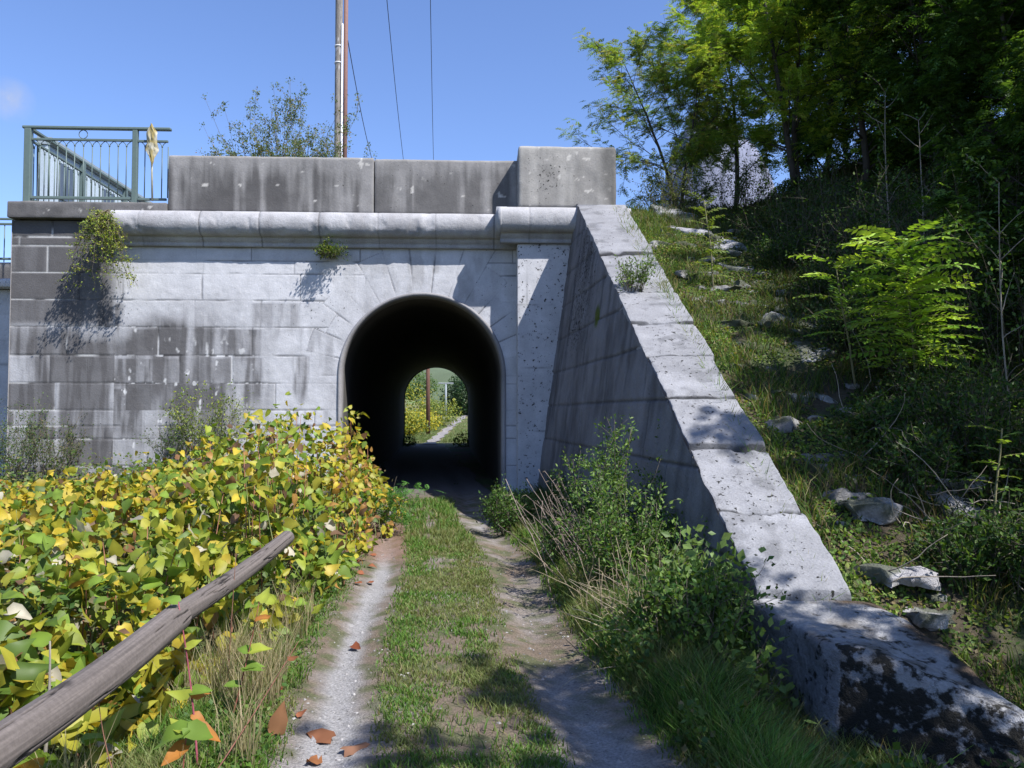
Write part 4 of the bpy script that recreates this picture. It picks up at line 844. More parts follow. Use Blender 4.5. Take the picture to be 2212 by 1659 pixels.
bush('wall_shrub', 'grey-green shrub at the left edge of the view by the pier', 'shrub', atY(15, 1050, -.9), 1.6, .65, 30, 3400, .04, [(.06, .11, .035), (.10, .16, .05), (.14, .17, .07)], [1, .8, .4])
d_ = 10.75; q = wp(A([d_]), A([.28]), A([.02]))[0]
bush('coping_plant', 'small bushy green plant growing from a joint of the sloping coping', 'plant', q, .46, .26, 20, 1100, .042, [(.08, .15, .02), (.14, .22, .03), (.04, .09, .015)], [1, .7, .6])
# ------------------------------------------------------------------ overgrown stair and second row of stones on the embankment
def rock(name, c, size, rot, seed, parent=None, lch=.12, base=(.30, .295, .30), tilt=0., label=None, cat='rock', group=None):
    cr_, sr_ = cos(rot), sin(rot)
    def wfn(V):
        V = V.copy(); sz = min(size[0], size[1]); q = V / sz * 1.7 + seed * 1.3; V = V + np.stack([fbm(q, 1, 2) - .5, fbm(q + 9, 2, 2) - .5, (fbm(q + 17, 3, 2) - .5) * .35], 1) * sz * 1.1; V[:, 2] += tilt * V[:, 1]; return V @ A([[cr_, sr_, 0], [-sr_, cr_, 0], [0, 0, 1]]) + A(c)
    V, F, L, Nn = stonebox(size, .03, min(size) * .16, wfn, .06, 4.2, seed); n = fbm(V * 2, seed, 4)
    cc = A(base) * (.65 + .6 * n)[:, None]; ms = ss(.43, .54, fbm(V * 3.1, seed + 1, 4)); cc = cc + (A([.045, .055, .02]) - cc) * (ms * .8)[:, None]
    o = obj(name, V, F, M_moss, parent, np.concatenate([cc, np.full((len(cc), 1), lch)], 1))
    if label: tag(o, label, cat, group)
    return o
stair = thing('stone_stair', 'overgrown worn stone steps climbing the bank beside the wing wall', 'steps', tuple(Gxy(capx(-8., 1.) + .7, -8.)))
for i in range(15):
    y = BL[1] + 1.3 + i * .56; x = capx(y, 1.) + .62 + U(-.16, .2); r_ = rock('step', A([x, y, float(ground(x, y)) + U(-.09, -.05)]), (U(.35, .75), U(.2, .34), .13), U(-.15, .15), 700 + i, stair, .2, (.20, .195, .195))
cop = thing('stone_kerb', 'mossy broken slab edging on the far side of the overgrown steps', 'edging', tuple(Gxy(3.9, -5.)))
for i in range(11):
    y = BL[1] + .4 + i * .90; x = 4.05 + .0 * i + U(-.08, .08) - .35 * (y > -1.6); rock('slab', A([x, y, float(ground(x, y)) + U(-.13, -.06)]), (U(.45, .85), U(.5, .85), .17), U(-.2, .2), 740 + i, cop, .28, (.33, .325, .34), .50)
for i in range(70):
    y = U(BL[1] - .2, TL[1] + .6); x = capx(min(y, TL[1]), 1.) + .15 + 2.4 * U(0, 1) ** 1.3; s = U(.07, .2); rock('rubble_stone', A([x, y, float(ground(x, y)) - s * .02]), (s, s * U(.6, 1.), s * .45), U(0, 3), 900 + i, None, .16, A([.33, .32, .32]) * U(.6, 1.1), U(-.2, .4), 'small rough piece of rubble half buried on the bank', 'stone', 'rubble on the bank')
for i, (px, py, s, lab) in enumerate([(2010, 1338, .36, 'flat pale stone just behind the lichen blotched stone block'), (1945, 1255, .5, 'grey rock half sunk in moss right of the lowest coping slab'), (1400, 540, .5, 'brown-grey rock in the grass below the locust trees'), (2130, 1215, .5, 'rough pale rock among dead twigs near the right edge'), (2060, 1050, .6, 'dark mossy rock below the slab edging'), (1870, 1110, .45, 'small rounded grey rock beside the lower steps')]):
    q = onground(px, py, 6 + (py < 700) * 8); rock('rock', q, (s * .9, s * .65, .13), U(-.4, .4), 800 + i, None, .15, (.34, .33, .34), 0, lab)
rng = np.random.default_rng(24)
# ------------------------------------------------------------------ trees
LG = [(.19, .30, .04), (.26, .37, .045), (.34, .39, .06)]
DG = [(.045, .095, .018), (.07, .135, .024), (.03, .065, .014)]
tg = 'trees on the embankment'
def T_(px, d, dy=0.): q = Gp(px, d); q[2] += dy; return q
tree('locust_tree', 'slender twin-trunk locust tree with sparse feathery leaves nearest the parapet block', 'tree', T_(1470, 16.4), 4.2, 1.6, 4800, .052, [(.13, .21, .04), (.19, .25, .045), (.26, .25, .07)], [.5, .35, .15], tg, 2, BARKD, .045, (-.05, 0), .12, gap=-.02, nb=40)
tree('locust_tree', 'tall airy locust tree in front of the sky, second from the parapet block', 'tree', T_(1590, 17.2), 5.9, 2.0, 8500, .055, LG, [.4, .35, .25], tg, 1, BARKD, .06, (.06, 0), .2, nb=34)
tree('locust_tree', 'large locust tree with a dark forked trunk rising above the top of the mossy edging', 'tree', T_(1725, 15.4), 5.3, 1.9, 8000, .055, LG, [.5, .3, .2], tg, 2, BARKD, .07, (0, 0), .12, nb=36)
tree('locust_tree', 'leafy mid-green locust tree behind the two pale bare saplings', 'tree', T_(1880, 14.5), 5.0, 1.9, 6500, .06, LG + DG[:1], [.25, .15, .10, .5], tg, 1, BARKD, .07, (0, 0), .05, nb=36)
tree('forest_tree', 'dark dense tree standing behind the pale saplings to the right', 'tree', T_(2040, 13.5), 4.7, 1.9, 7000, .065, DG + [(.11, .19, .03)], [.3, .3, .2, .2], tg, 1, BARKD, .08, (0, 0), .05, nb=36)
tree('forest_tree', 'very dark tree filling the upper right corner of the view', 'tree', T_(2185, 11.5), 4.3, 1.9, 9000, .065, DG, [.4, .3, .3], tg, 1, BARKD, .08, (0, 0), .05, nb=36)
tree('forest_tree', 'dark tree trunk and crown at the right edge beyond the lichen block', 'tree', T_(2290, 9.0), 3.6, 1.6, 7000, .065, DG + [(.11, .19, .03)], [.3, .3, .2, .2], tg, 1, BARKD, .08, (0, 0), .05, nb=32)
for i, (px, d, h) in enumerate(((1790, 20.5, 6.2), (1960, 19, 6.2), (2130, 17.5, 6), (2290, 15, 5.4), (2400, 12, 4.6))):
    tree('forest_tree', 'dark background tree seen only as deep green foliage behind the front trees', 'tree', T_(px, d), h, 3.0, 5200, .11, DG, [.4, .3, .3], 'dark trees behind', 1, BARKD, .09, (0, 0), .02, nb=34, fl=.34)
rng = np.random.default_rng(25)
# scrub under the trees, its shade deepened in the leaf colours
for i, (px, d, h, r, lab) in enumerate([(1600, 15.2, .9, .9, 'dark bramble mound under the airy locust trees'), (1455, 15.3, .75, .8, 'olive green low bush at the foot of the twin-trunk locust'), (1745, 12.6, 1.5, 1., 'dark shaded bush below the forked locust trunk'), (1900, 11.2, 1.6, 1.1, 'deep green bush behind the bright ailanthus sapling'), (2060, 10.2, 1.7, 1.1, 'dark bush between the bright sapling and the right edge'), (2200, 8.6, 1.6, 1., 'dark leafy bush near the right edge above the dead twigs'), (2050, 7.9, .8, .7, 'low dark green bush uphill of the pale rock'), (2230, 6.9, .8, .7, 'dark green bush at the right edge above the stone block'), (1860, 9.5, .7, .7, 'small shaded bush beside the mossy slab edging'), (1960, 9.0, .8, .8, 'dark bush right under the bright ailanthus sapling'), (2120, 7.3, .8, .75, 'twiggy dark bush behind the tangle of dead twigs'), (2210, 5.8, .6, .6, 'low dark bush at the right edge level with the pale rock'), (1990, 6.9, .5, .55, 'small dark bush between the slab edging and the dead twigs'), (1820, 10.8, .7, .7, 'dark low bush at the upper end of the slab edging'), (2090, 5.9, .4, .45, 'small leafy bush just uphill of the stone block'), (1690, 12.2, .5, .5, 'small dark green bush beside the upper steps'), (1905, 7.6, .38, .45, 'little bush growing over the slab edging halfway down')]):
    c_ = [(.03, .068, .013), (.05, .10, .018), (.022, .05, .011), (.09, .15, .03)] if i != 1 else [(.08, .11, .025), (.11, .13, .03)]
    bush('scrub_bush', lab, 'bush', T_(px, d), h, r, 30, 2600, .052, c_, [.3, .3, .2, .25] if i != 1 else [1, 1], mat=M_leafd)
for i, (px, d, pt, lab) in enumerate([(1930, 11.5, (1918, 200), 'pale bare sapling stem, left one of the pair before the dark trees'), (2005, 11.0, (2000, 260), 'pale forked sapling with thin branches beside the bare stem'), (2190, 7.2, (2140, 400), 'slim pale sapling with a tuft of leaves near the right edge')]):
    b = T_(px, d); tp = at(pt[0], pt[1], d); o = thing('sapling', lab, 'sapling', tuple(b)); mb = MB(); L = np.linalg.norm(tp - b); pts = curve(b, tp - b, L, 12, .018); tub(mb, pts, .016 if i < 2 else .011, .004, 6, BARKL)
    P = []
    for j in range(4, 12):
        for s in (-1, 1):
            if U(0, 1) < .6: tw = curve(pts[j], A([s * .8, U(-.5, .5), .8]), U(.2, .6), 6, .15, .03); tub(mb, tw, .006, .002, 4, BARKL); P.append(tw[-3:])
    P = np.concatenate(P + [pts[-2:]]); nl = 240; ix = rng.integers(0, len(P), nl); V, F, C = leafmesh(P[ix] + rng.normal(size=(nl, 3)) * .05, rdir(nl), A([0, -.3, 1]) + rng.normal(size=(nl, 3)) * .4, .055, pal(nl, [(.10, .18, .03), (.06, .12, .02)], [1, 1]), RH, 1.2)
    mb.build('trunk', M_bark, o); obj('leaves', V, F, M_leaf, o, C, False)
# bright ailanthus shoot
def ail(name, label, base, H, n, fl, ll, lean, cols, group=None, az0=0., rng_az=2 * pi, k=9, low=.45, tilt=.35):
    o = thing(name, label, 'sapling', tuple(base), group); mb = MB(); pts = curve(base - A([0, 0, .05]), A([lean[0], lean[1], 1.]), H, 10, .03); tub(mb, pts, .014, .006, 6, (.16, .15, .08))
    P = []; D = []
    for i in range(n):
        s = low + (1 - low) * (i + .5) / n; j = min(int(s * 9), 8); P.append(pts[j] + (pts[j + 1] - pts[j]) * (s * 9 - j)); a = az0 + (i * 2.4 % rng_az); D.append([cos(a), sin(a), tilt * (s + .4)])
    P, D = A(P), nrm(A(D)); Ls = fl * U(.75, 1.1, n)
    V, F, C = fronds(P, D, Ls, k, ll, pal(n, cols, [1] * len(cols)), .28, .95)
    for i in range(n):
        t = np.linspace(0, 1, 6)[:, None]; q = P[i] + D[i] * t * Ls[i]; q[:, 2] -= (t[:, 0] ** 2) * Ls[i] * .28; tub(mb, q, .004, .0015, 4, (.2, .2, .06))
    mb.build('stem', M_bark, o); obj('leaves', V, F, M_leaf, o, C, False)
AC = [(.23, .37, .045), (.30, .43, .06), (.17, .30, .04)]
b = T_(1985, 8.3); ail('ailanthus_sapling', 'bright yellow-green feathery ailanthus sapling lit in front of the dark trees', b, 1.8, 96, .70, .115, (-.12, -.12), AC, k=11, low=.25)
b = T_(1850, 8.6); ail('ailanthus_sapling', 'smaller bright green ailanthus shoot left of the large sunlit one', b, 1.45, 18, .55, .10, (-.2, -.1), AC, k=10, low=.4)
b = T_(1543, 11.3); ail('ailanthus_sapling', 'small upright green sapling standing on the steps beside the coping', b, 1.35, 26, .40, .06, (0, 0), [(.12, .18, .03), (.16, .22, .035)], k=8, low=.15, tilt=.5)
b = T_(2140, 6.4); ail('ailanthus_sapling', 'thin leafy shoot near the right edge above the pale rock', b, .9, 10, .32, .06, (0, 0), AC, k=7, low=.4)
# dead twigs
o = thing('dead_branches', 'tangle of dead bare twigs lying on the bank near the right edge', 'branches', tuple(T_(2120, 6.5))); mb = MB()
for i in range(60):
    b = T_(U(1850, 2240), U(5.6, 8.6)) + A([0, 0, U(.0, .2)]); tub(mb, curve(b, A([U(-1, 1), U(-1, 1), U(-.1, .7)]), U(.3, .9), 8, .2, -.02), .006, .002, 4, A([.30, .26, .21]) * U(.4, 1.2))
mb.build('twigs', M_bark, o)
# trees standing right of the viewpoint, they shade the block and the right rut
for x, y, h, r_s, lo in ((6.7, -13.9, 4.8, 1.8, .4), (5.3, -13.4, 6.0, 1.5, .58), (9.0, -10.2, 6.7, 2., .3), (8.8, -12.4, 5.8, 2., .3), (9.6, -8.0, 6.2, 2., .2), (10.5, -6.6, 6.2, 2., .2)):
    tree('forest_tree', 'dense tree on the bank right of the track casting dappled shade', 'tree', Gxy(x, y), h, r_s, 2600, .085, LG, [.4, .3, .3], 'shade trees', 1, BARKD, .08, (-.18, 0), lo, nb=34)
rng = np.random.default_rng(26)
# ------------------------------------------------------------------ shrub, pole and wires behind the parapet
q = atY(620, 345, 3.2); q[2] = ZTOP
q = atY(612, 345, 1.3); q[2] = ZTOP
bush('roadside_shrub', 'sparse thorny shrub with small grey-green leaves showing above the parapet', 'shrub', q, 2.95, .8, 70, 12000, .055, [(.09, .13, .05), (.13, .17, .06), (.22, .17, .08)], [.5, .35, .15], lmin=.55, hl=.42, sr=.007, ell=1.3, up=.06)
up_ = thing('utility_pole', 'tall weathered wooden utility pole with a rust-brown pipe and white cable guard', 'utility pole', tuple(atY(733, 345, 7.) * A([1, 1, 0]) + A([0, 0, ZTOP - .1])))
YP = 7.; xa = atY(731, 200, YP)[0]; xb = atY(742, 200, YP)[0]; zt_ = 16.
n = 120; zz = np.linspace(ZTOP - .1, zt_, n); an = np.linspace(0, 2 * pi, 20, endpoint=False); Zg, Ag = np.meshgrid(zz, an, indexing='ij'); r = .108
gn = fbm(P3(np.cos(Ag) * 5, np.sin(Ag) * 5, Zg * .8), 91, 4); cc = A([.20, .18, .16]) * (.45 + 1.1 * gn)[..., None]; zc1 = atY(730, 120, YP)[2]
bl = ss(.5, .6, fbm(P3(np.cos(Ag) * 3, np.sin(Ag) * 3, Zg * 9), 93, 2)) * (np.abs(Zg - zc1) < .45); cc = cc + (A([.5, .5, .5]) - cc) * (bl * .7)[..., None]
i, j = np.meshgrid(np.arange(n - 1), np.arange(20), indexing='ij'); a_ = i * 20 + j; b_ = i * 20 + (j + 1) % 20
obj('pole', P3(xa + (r - .01 * gn) * np.cos(Ag), YP + r * np.sin(Ag), Zg).reshape(-1, 3), np.stack([a_, b_, b_ + 20, a_ + 20], -1).reshape(-1, 4), M_bark, up_, cc.reshape(-1, 3))
V, F = tube(A([[xb + .045, YP + .05, ZTOP - .1], [xb + .045, YP + .05, zt_]]), [.062, .062], 16); obj('pipe', V, F, M_plain, up_, np.tile([.17, .095, .08], (len(V), 1)))
zw = atY(740, 62, YP)[2]; V, F = bbox((xa + .115, YP - .09, (ZTOP + zw) / 2), (.052, .05, zw - ZTOP + .2), 0, .012); obj('cable_guard', V, F, M_plain, up_, np.tile([.82, .80, .80], (len(V), 1)), False)
for py in (101, 137):
    z = atY(730, py, YP)[2]; V, F = tube(A([[xa, YP, z - .02], [xa, YP, z + .02]]), [.118, .118], 20); obj('strap', V, F, M_paint, up_, np.tile([.5, .5, .5], (len(V), 1)))
for (a, b, lab) in (((751, 86, 22.4), (805, 350, 34.), 'black cable slanting down to the right from the utility pole'), ((832, -40, 24.), (872, 350, 40.), 'middle of the three thin cables against the sky'), ((929, -40, 24.), (936.5, 352, 42.), 'rightmost nearly vertical thin cable against the sky')):
    p0, p1 = at(*a), at(*b); t = np.linspace(0, 1, 24)[:, None]; pts = p0 + (p1 - p0) * t; pts[:, 2] -= .25 * np.sin(t[:, 0] * pi); V, F = tube(pts, .013, 6); o = obj('cable', V, F, M_wire, None, np.tile([.03, .03, .05], (len(V), 1))); tag(o, lab, 'cable')
# ------------------------------------------------------------------ railings
RC = (.095, .13, .12)
def rail_panel(rt, y0, pxs, posts, zrail, ztop_, horiz, X0=None, ring=None, forks=True, sp=None):
    """horiz True: along X; else along Y from y0"""
    pass
zT = atY(100, 277, .15)[2]; zM = atY(100, 301, .15)[2]; zB = atY(100, 427, .15)[2]; YR = .15
xa_ = atY(62, 300, YR)[0]; xe_ = atY(364, 300, YR)[0]; x2_ = atY(293, 300, YR)[0]
fr = thing('metal_railing', 'grey-green metal railing panel standing on the kerb left of the concrete parapet', 'railing', (xa_, YR, ztp))
def ad(name, c, s, par, rot=0, bev=.006): V, F = bbox(c, s, rot, bev); return obj(name, V, F, M_paint, par, np.tile(RC, (len(V), 1)), False)
ad('post', (xa_, YR, (ztp + zT) / 2), (.125, .11, zT - ztp - .03), fr); ad('post', (x2_, YR, (ztp + zT) / 2), (.095, .09, zT - ztp - .03), fr)
ad('top_rail', ((xa_ + xe_) / 2 - .03, YR, zT + .012), (xe_ - xa_ + .16, .10, .055), fr, bev=.012)
ad('middle_rail', ((xa_ + x2_) / 2, YR, zM), (x2_ - xa_ - .11, .045, .045), fr); ad('middle_rail', ((x2_ + xe_) / 2 + .02, YR, zM - .01), (xe_ - x2_ - .05, .045, .045), fr)
ad('bottom_rail', ((xa_ + x2_) / 2, YR, zB), (x2_ - xa_ - .11, .05, .055), fr); ad('bottom_rail', ((x2_ + xe_) / 2 + .02, YR, zB - .01), (xe_ - x2_ - .08, .045, .045), fr)
def baluster(par, x, y, along, zf, forks=True):
    mb = MB(); e = A([1., 0, 0]) if along == 'x' else A([0, 1., 0]); b = A([x, y, 0.]); z0 = zB + .02; z1 = zf - .115
    tub(mb, A([b + A([0, 0, z0]), b + A([0, 0, z1])]), .011, .011, 6, RC)
    if forks:
        for s in (-1, 1): tub(mb, A([b + A([0, 0, z1]), b + e * s * .028 + A([0, 0, z1 + .05]), b + e * s * .07 + A([0, 0, zf - .03]), b + e * s * .085 + A([0, 0, zf - .022])]), .008, .007, 5, RC)
        tub(mb, A([b + A([0, 0, z1 - .012]), b + A([0, 0, z1 + .022])]), .017, .017, 8, RC)
    mb.build('baluster', M_paint, par)
for px in (86, 105, 124, 143, 161, 180, 199, 217, 236, 255, 273, 313, 350): baluster(fr, atY(px, 350, YR)[0], YR, 'x', zM)
baluster(fr, atY(363, 350, YR)[0], YR, 'x', zM, False)
c = atY(180, 290, YR); an = np.linspace(0, 2 * pi, 25); mb = MB(); tub(mb, P3(c[0] + .082 * np.cos(an), YR + 0 * an, (zT + zM) / 2 + .082 * np.sin(an)), .009, .009, 6, RC); mb.build('ring', M_paint, fr)
rr2 = thing('metal_railing', 'side railing running back along the bridge edge behind the front panel', 'railing', (xa_, 6., ztp)); ye = 19.5
ad('top_rail', (xa_, (YR + ye) / 2 + .05, zT + .005), (.09, ye - YR - .1, .05), rr2); ad('middle_rail', (xa_, (YR + ye) / 2 + .06, zM), (.045, ye - YR - .12, .045), rr2); ad('bottom_rail', (xa_, (YR + ye) / 2 + .06, zB), (.045, ye - YR - .12, .05), rr2)
for k_ in range(1, 10): ad('post', (xa_, YR + 2.1 * k_, (ztp + zT) / 2), (.10, .10, zT - ztp - .04), rr2)
for k_ in range(1, 96):
    if k_ % 11: baluster(rr2, xa_, YR + k_ * .191, 'y', zM, k_ < 24)
# torn cloth on the railing
xc = atY(327, 320, .07)[0]; u = np.linspace(-1, 1, 15); zz = np.linspace(atY(327, 268, .07)[2], atY(327, 360, .07)[2], 34); Ug, Zg = np.meshgrid(u, zz, indexing='ij'); t = (zz[0] - zz) / (zz[0] - zz[-1]); wd = np.interp(t, [0, .08, .2, .45, .62, .8, 1], [.012, .04, .11, .10, .13, .05, .008])[None]
n_ = fbm(P3(Ug * 2.2, Zg * 7, 0), 97, 3) - .5; V = P3(xc + Ug * wd + .10 * n_ * wd + .03 * t[None], .07 - .10 * np.abs(n_) - .03 * (1 - Ug ** 2), Zg + .03 * n_)
cc = A([.30, .24, .10]) + (A([.42, .40, .32]) - A([.30, .24, .10])) * ss(.35, .6, fbm(V * 9, 98, 3))[..., None]; V2 = V + A([0, .006, 0]); F1 = gridF(15, 34)
o = MB().add(V, F1, cc.reshape(-1, 3)).add(V2, F1[:, ::-1], cc.reshape(-1, 3)).build('cloth', M_dead); tag(o, 'torn beige cloth knotted over the railing beside the concrete parapet', 'cloth')
o_ = thing('wooden_stick', 'pale upright stick behind the torn cloth on the railing', 'stick', tuple(atY(329, 430, .1))); mb = MB(); tub(mb, A([atY(329, 434, .1), atY(327, 300, .1)]), .020, .017, 8, (.36, .35, .27)); mb.build('shaft', M_bark, o_)
# ------------------------------------------------------------------ far left: lower wall with its own railing
rw = thing('retaining_wall', 'farther stone retaining wall with white ledge seen past the left corner of the pier', 'wall', (XL0 - 2, 1.3, 0)); Yw_ = 1.3; x0 = XL0 - 7; x1 = XL0 + .25
zk1, zk0 = atY(9, 566, Yw_)[2], atY(9, 606, Yw_)[2]; zl = atY(9, 625, Yw_)[2]; zs_ = atY(9, 676, Yw_)[2]
stone_part('parapet', x0, x1, Yw_, Yw_ + .4, zk0 + .003, zk1, .05, .03, .01, 31, lambda V: conc(V, .9, 11, .05), rw)
stone_part('ledge', x0, x1, Yw_ - .28, Yw_ + .4, zl, zk0, .05, .05, .012, 32, lambda V: np.concatenate([STONE * (.8 + .3 * fbm(V * 3, 5, 3))[:, None], np.full((len(V), 1), .1)], 1), rw)
stone_part('wall', x0, x1, Yw_ - .02, Yw_ + .4, -.5, zl - .003, .05, .02, .01, 33, lambda V: pier_paint(V, 171, STONE, zl, [.52] * 9, lambda x, z: .12 + 0 * x, .05)[0], rw)
lr = thing('metal_railing', 'short piece of blue-grey railing on the farther retaining wall at the left edge', 'railing', (XL0 - 1, Yw_ + .2, zk1)); za, zb_, zc_ = atY(9, 473, Yw_ + .2)[2], atY(9, 484, Yw_ + .2)[2], atY(9, 559, Yw_ + .2)[2]
for nm, z in (('top_rail', za), ('middle_rail', zb_), ('bottom_rail', zc_)): ad(nm, ((x0 + x1) / 2, Yw_ + .2, z), (x1 - x0, .05, .045), lr)
for k_ in range(4):
    mb = MB(); xx = atY(10, 500, Yw_ + .2)[0] - k_ * .22; tub(mb, A([[xx, Yw_ + .2, zc_ - .07], [xx, Yw_ + .2, zb_]]), .012, .012, 6, RC); mb.build('baluster', M_paint, lr)
# pale building behind the side railing
_p = at(103, 312, 26); Xf = _p[0]; y0_ = _p[1]; zr_ = _p[2]
bld = thing('apartment_building', 'long pale blue-white building with dark windows seen through the side railing', 'building', (Xf, y0_ + 15, ZTOP))
_n = at(84, 300, 26.); _f = at(84, 300, 58)
def wedge(z0, z1, g=0.): b = A([[Xf + g, y0_, 0], [_n[0], _n[1] - g, 0], [_f[0], _f[1], 0], [Xf + g, _f[1], 0]]); return np.concatenate([b + A([0, 0, z0]), b + A([0, 0, z1])]), A([[0, 1, 2, 3], [7, 6, 5, 4], [0, 4, 5, 1], [1, 5, 6, 2], [2, 6, 7, 3], [3, 7, 4, 0]])
V, F = wedge(-1, zr_); obj('wall', V, F, M_plain, bld, np.tile([.36, .42, .47], (len(V), 1)), False)
V, F = wedge(zr_ + .002, zr_ + .25, .12); obj('roof', V, F, M_plain, bld, np.tile([.20, .24, .27], (len(V), 1)), False)
for i in range(10):
    for j in range(3): V, F = bbox((Xf + .02, y0_ + 1.2 + i * 3.1, zr_ - 1.0 - j * 1.9), (.10, .95, 1.25), 0, .01); obj('window', V, F, M_paint, bld, np.tile([.07, .09, .12], (len(V), 1)), False)
# ------------------------------------------------------------------ beyond the tunnel
def blob(name, label, cat, c, rx, ry, rz, n, ls, cols, wts, group=None, stem=None, kind=None):
    o = thing(name, label, cat, tuple(c), group); v = rdir(n); rad = U(.55, 1.05, n) * (.7 + .6 * fbm(v * 1.8 + A(c) * .3, 19, 3)); p = A(c) + A([0, 0, rz * .8]) + v * rad[:, None] * A([rx, ry, rz]); p[:, 2] = np.maximum(p[:, 2], ground(p[:, 0], p[:, 1]) + .02)
    V, F, C = leafmesh(p, rdir(n), v + rng.normal(size=(n, 3)) * .4 + A([0, -.2, .4]), U(.6, 1.3, n) * ls, pal(n, cols, wts), RH, 1.5); obj('crown', V, F, M_leafd, o, C, False)
    mb = MB()
    for k_ in range(5): tub(mb, curve(A(c) - A([0, 0, .2]) + A([U(-.3, .3) * rx * .4, 0, 0]), A([U(-.5, .5), U(-.3, .3), 1]), rz * 1.2, 6, .1), stem or .03, .008, 5, BARKD)
    mb.build('trunk', M_bark, o); return o
YB = [(.16, .20, .035), (.24, .25, .035), (.36, .31, .035), (.09, .14, .025)]
for i, (px, d, rx, rz, cs, lab) in enumerate([(880, 52, 1.3, .9, YB, 'yellow-green bush just past the far end of the tunnel'), (905, 58, 1.7, .9, [(.3, .30, .03), (.45, .37, .03), (.2, .22, .03)], 'bright yellow bush at the foot of the far brown pole'), (938, 64, 2.3, 1.3, YB[:2] + YB[3:], 'green hedge-like bush beyond the far brown pole'), (880, 62, 2.4, 2.2, YB, 'tall green bush left of the far brown pole'), (972, 82, 3., .9, YB[:2] + YB[3:], 'low green bush at the foot of the far lamp post')]):
    blob('far_bush', lab, 'bush', T_(px, d), rx, rx, rz, 1800, .16, cs, [1] * len(cs), 'bushes beyond the tunnel')
blob('far_tree', 'dark round tree at the right side of the far tunnel opening', 'tree', T_(1014, 80), 2.7, 2.7, 2.5, 5200, .24, [(.03, .065, .025), (.045, .085, .03), (.02, .045, .02)], [1, 1, 1], stem=.12)
blob('far_tree', 'mid green tree behind the bushes at the left of the far opening', 'tree', T_(880, 110), 4.2, 4., 2.4, 3200, .32, [(.06, .11, .035), (.09, .14, .04)], [1, 1], stem=.15)
fp = thing('utility_pole', 'rust-brown pole seen through the tunnel', 'utility pole', tuple(T_(925, 54))); mb = MB(); q = T_(925, 54); tub(mb, A([q - A([0, 0, .3]), q + A([-.05, 0, 7.])]), .15, .12, 10, (.11, .055, .04)); mb.build('pole', M_bark, fp)
q = T_(963, 78); fl_ = thing('lamp_post', 'thin pale grey lamp post seen through the tunnel', 'lamp post', tuple(q)); mb = MB(); zt2 = at(961, 829, 78)[2]; tub(mb, A([q - A([0, 0, .2]), [q[0], q[1], zt2]]), .11, .09, 8, (.22, .25, .27)); mb.build('pole', M_plain, fl_)
V, F = bbox((q[0], q[1], zt2 + .05), (1.5, .2, .12), 0, .02); obj('lamp_head', V, F, M_plain, fl_, np.tile([.24, .26, .28], (len(V), 1)), False)
# exit of the tunnel: uneven soil and shaded weeds
for i, (px, d, r_, lab) in enumerate([(880, 38.2, .42, 'dark weed clump at the left foot of the far tunnel opening'), (1000, 38., .5, 'dark weed clump at the right foot of the far tunnel opening')]):
    blob('exit_weeds', lab, 'weeds', T_(px, d), r_ * 1.2, .4, r_ * .8, 500, .09, DG, [1, 1, 1], stem=.01)
n = 26000; Y = U(TL_ + 3.2, 60, n); X = AX + TUN[0] * Y + U(-4, 5, n) * (Y / 40); P = P3(X, Y, ground(X, Y)); pc_ = TUN[0] * Y + AX + .1 - .5 + (Y - TL_) * .028 + ((Y - TL_) / 20.) ** 2 * .45; k = np.abs(X - pc_) > .42; P = P[k]
o = MB().add(*blades(P, U(.05, .22, len(P)), .02, .7, pal(len(P), [(.10, .15, .05), (.17, .17, .08), (.13, .18, .06)], [1, .7, 1]))).build('grass', M_leafd, smooth=False); tag(o, 'meadow grass beyond the far end of the tunnel', 'grass', kind='stuff')
lv = A([onground(U(918, 948), U(905, 925), 55) for _ in range(90)]); V, F, C = leafmesh(lv + A([0, 0, .03]), rdir(90), A([0, 0, 1.]) + rng.normal(size=(90, 3)) * .3, .22, pal(90, [(.25, .11, .06), (.35, .2, .12)], [1, 1])); o = obj('leaf_litter', V, F, M_dead, None, C, False); tag(o, 'patch of red-brown fallen leaves on the far path', 'leaf litter', kind='stuff')
def hill(name, cx, cy, w, dpt, h, col, seed, rough=.25, col2=None):
    u = np.linspace(-1, 1, 120); v = np.linspace(-1, 1, 40); Ug, Vg = np.meshgrid(u, v, indexing='ij'); e = np.clip(1 - Ug ** 2, 0, 1) * np.clip(1 - Vg ** 2, 0, 1); nn_ = fbm(P3(Ug * 4, Vg * 4, seed), seed, 5)
    Zg = h * e ** (.7 if h < 200 else .55) * (1 - rough + 2 * rough * nn_) - 1.5; c_ = A(col)[None, None] * (.6 + .8 * fbm(P3(Ug * 60, Vg * 40, 1), seed, 4))[..., None]
    o = obj(name, P3(cx + Ug * w, cy + Vg * dpt, Zg), gridF(120, 40), M_ground, None, c_.reshape(-1, 3)); tag(o, kind='structure')
q = at(930, 850, 330); hill('hill', q[0] - 30, q[1], 260, 110, 22, (.075, .10, .055), 3)
q = at(930, 850, 1100); hill('mountain', q[0], q[1], 900, 300, 75, (.10, .15, .20), 4)  # blue of distant haze put into the surface colour
q = at(1525, 400, 1000); hill('mountain', q[0] + 10, q[1], 100, 120, 385, (.15, .16, .215), 6, .10)  # lavender grey, haze painted into the slope's colour
EXPO=.93
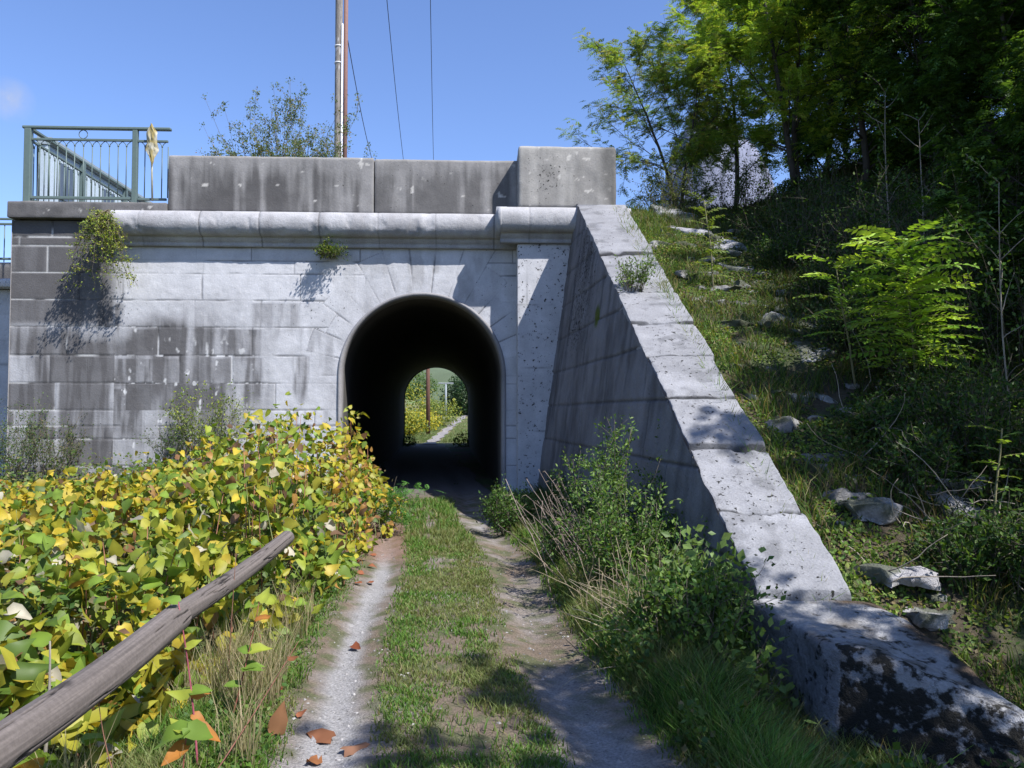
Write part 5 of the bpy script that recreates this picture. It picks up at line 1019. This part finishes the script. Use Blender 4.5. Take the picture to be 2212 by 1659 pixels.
# ------------------------------------------------------------------ sky, sun, camera
w = bpy.data.worlds.new('World'); S.world = w; w.use_nodes = True; nt = w.node_tree; nt.nodes.clear()
out = nt.nodes.new('ShaderNodeOutputWorld'); bg = nt.nodes.new('ShaderNodeBackground'); sky = nt.nodes.new('ShaderNodeTexSky')
sky.sky_type = 'NISHITA'; sky.sun_disc = False; el = atan2(SZ, sqrt(SX * SX + SY * SY)); az = atan2(SX, SY)
sky.sun_elevation = el; sky.sun_rotation = az; sky.air_density = 1.0; sky.dust_density = .6; sky.ozone_density = 3.0; sky.altitude = 300
bg.inputs[1].default_value = .095
tint = mixc(nt, 1., sky.outputs[0], (1.0, 1.06, 1.3), 'MULTIPLY')
# one small wisp of cloud low on the left
tc = nt.nodes.new('ShaderNodeTexCoord'); x_, u_ = ray(22, 215); cd = nrm(CW(x_, 1, 0) - CW(0, 0, 0) + A([0, 0, u_]))
dp = nt.nodes.new('ShaderNodeVectorMath'); dp.operation = 'DISTANCE'; nt.links.new(tc.outputs['Generated'], dp.inputs[0]); dp.inputs[1].default_value = tuple(cd)
nn = noise(nt, tc.outputs['Generated'], 22, 6, .6); kk = math_(nt, 'MULTIPLY', rng_(nt, dp.outputs['Value'], .0, .024, 1, 0), rng_(nt, nn, .35, .75))
cl = mixc(nt, math_(nt, 'MINIMUM', math_(nt, 'MULTIPLY', kk, 1.0), .8), tint, (3.4, 3.6, 4.2))
nt.links.new(cl, bg.inputs[0]); nt.links.new(bg.outputs[0], out.inputs[0])
sd = bpy.data.lights.new('sun', 'SUN'); sd.energy = 4.8; sd.angle = radians(.53); sd.color = (1, .97, .93)
so = bpy.data.objects.new('sun', sd); COL.objects.link(so)
from mathutils import Vector
so.rotation_euler = Vector((SX, SY, SZ)).to_track_quat('Z', 'Y').to_euler(); so.location = (10, -10, 20)
cd_ = bpy.data.cameras.new('camera'); cd_.sensor_width = 36; cd_.lens = 36 * FPX / 2212; cd_.clip_end = 6000; cd_.clip_start = .05
co = bpy.data.objects.new('camera', cd_); COL.objects.link(co); co.location = tuple(CAM); co.rotation_euler = (pi / 2 + PITCH, 0, -YAW); S.camera = co
S.view_settings.view_transform = 'Standard'; S.view_settings.look = 'None'; S.view_settings.exposure = EXPO; S.view_settings.gamma = 1
S.render.engine = 'CYCLES'; S.cycles.use_denoising = True; S.cycles.max_bounces = 6; S.cycles.diffuse_bounces = 3; S.cycles.transmission_bounces = 3; S.cycles.transparent_max_bounces = 4
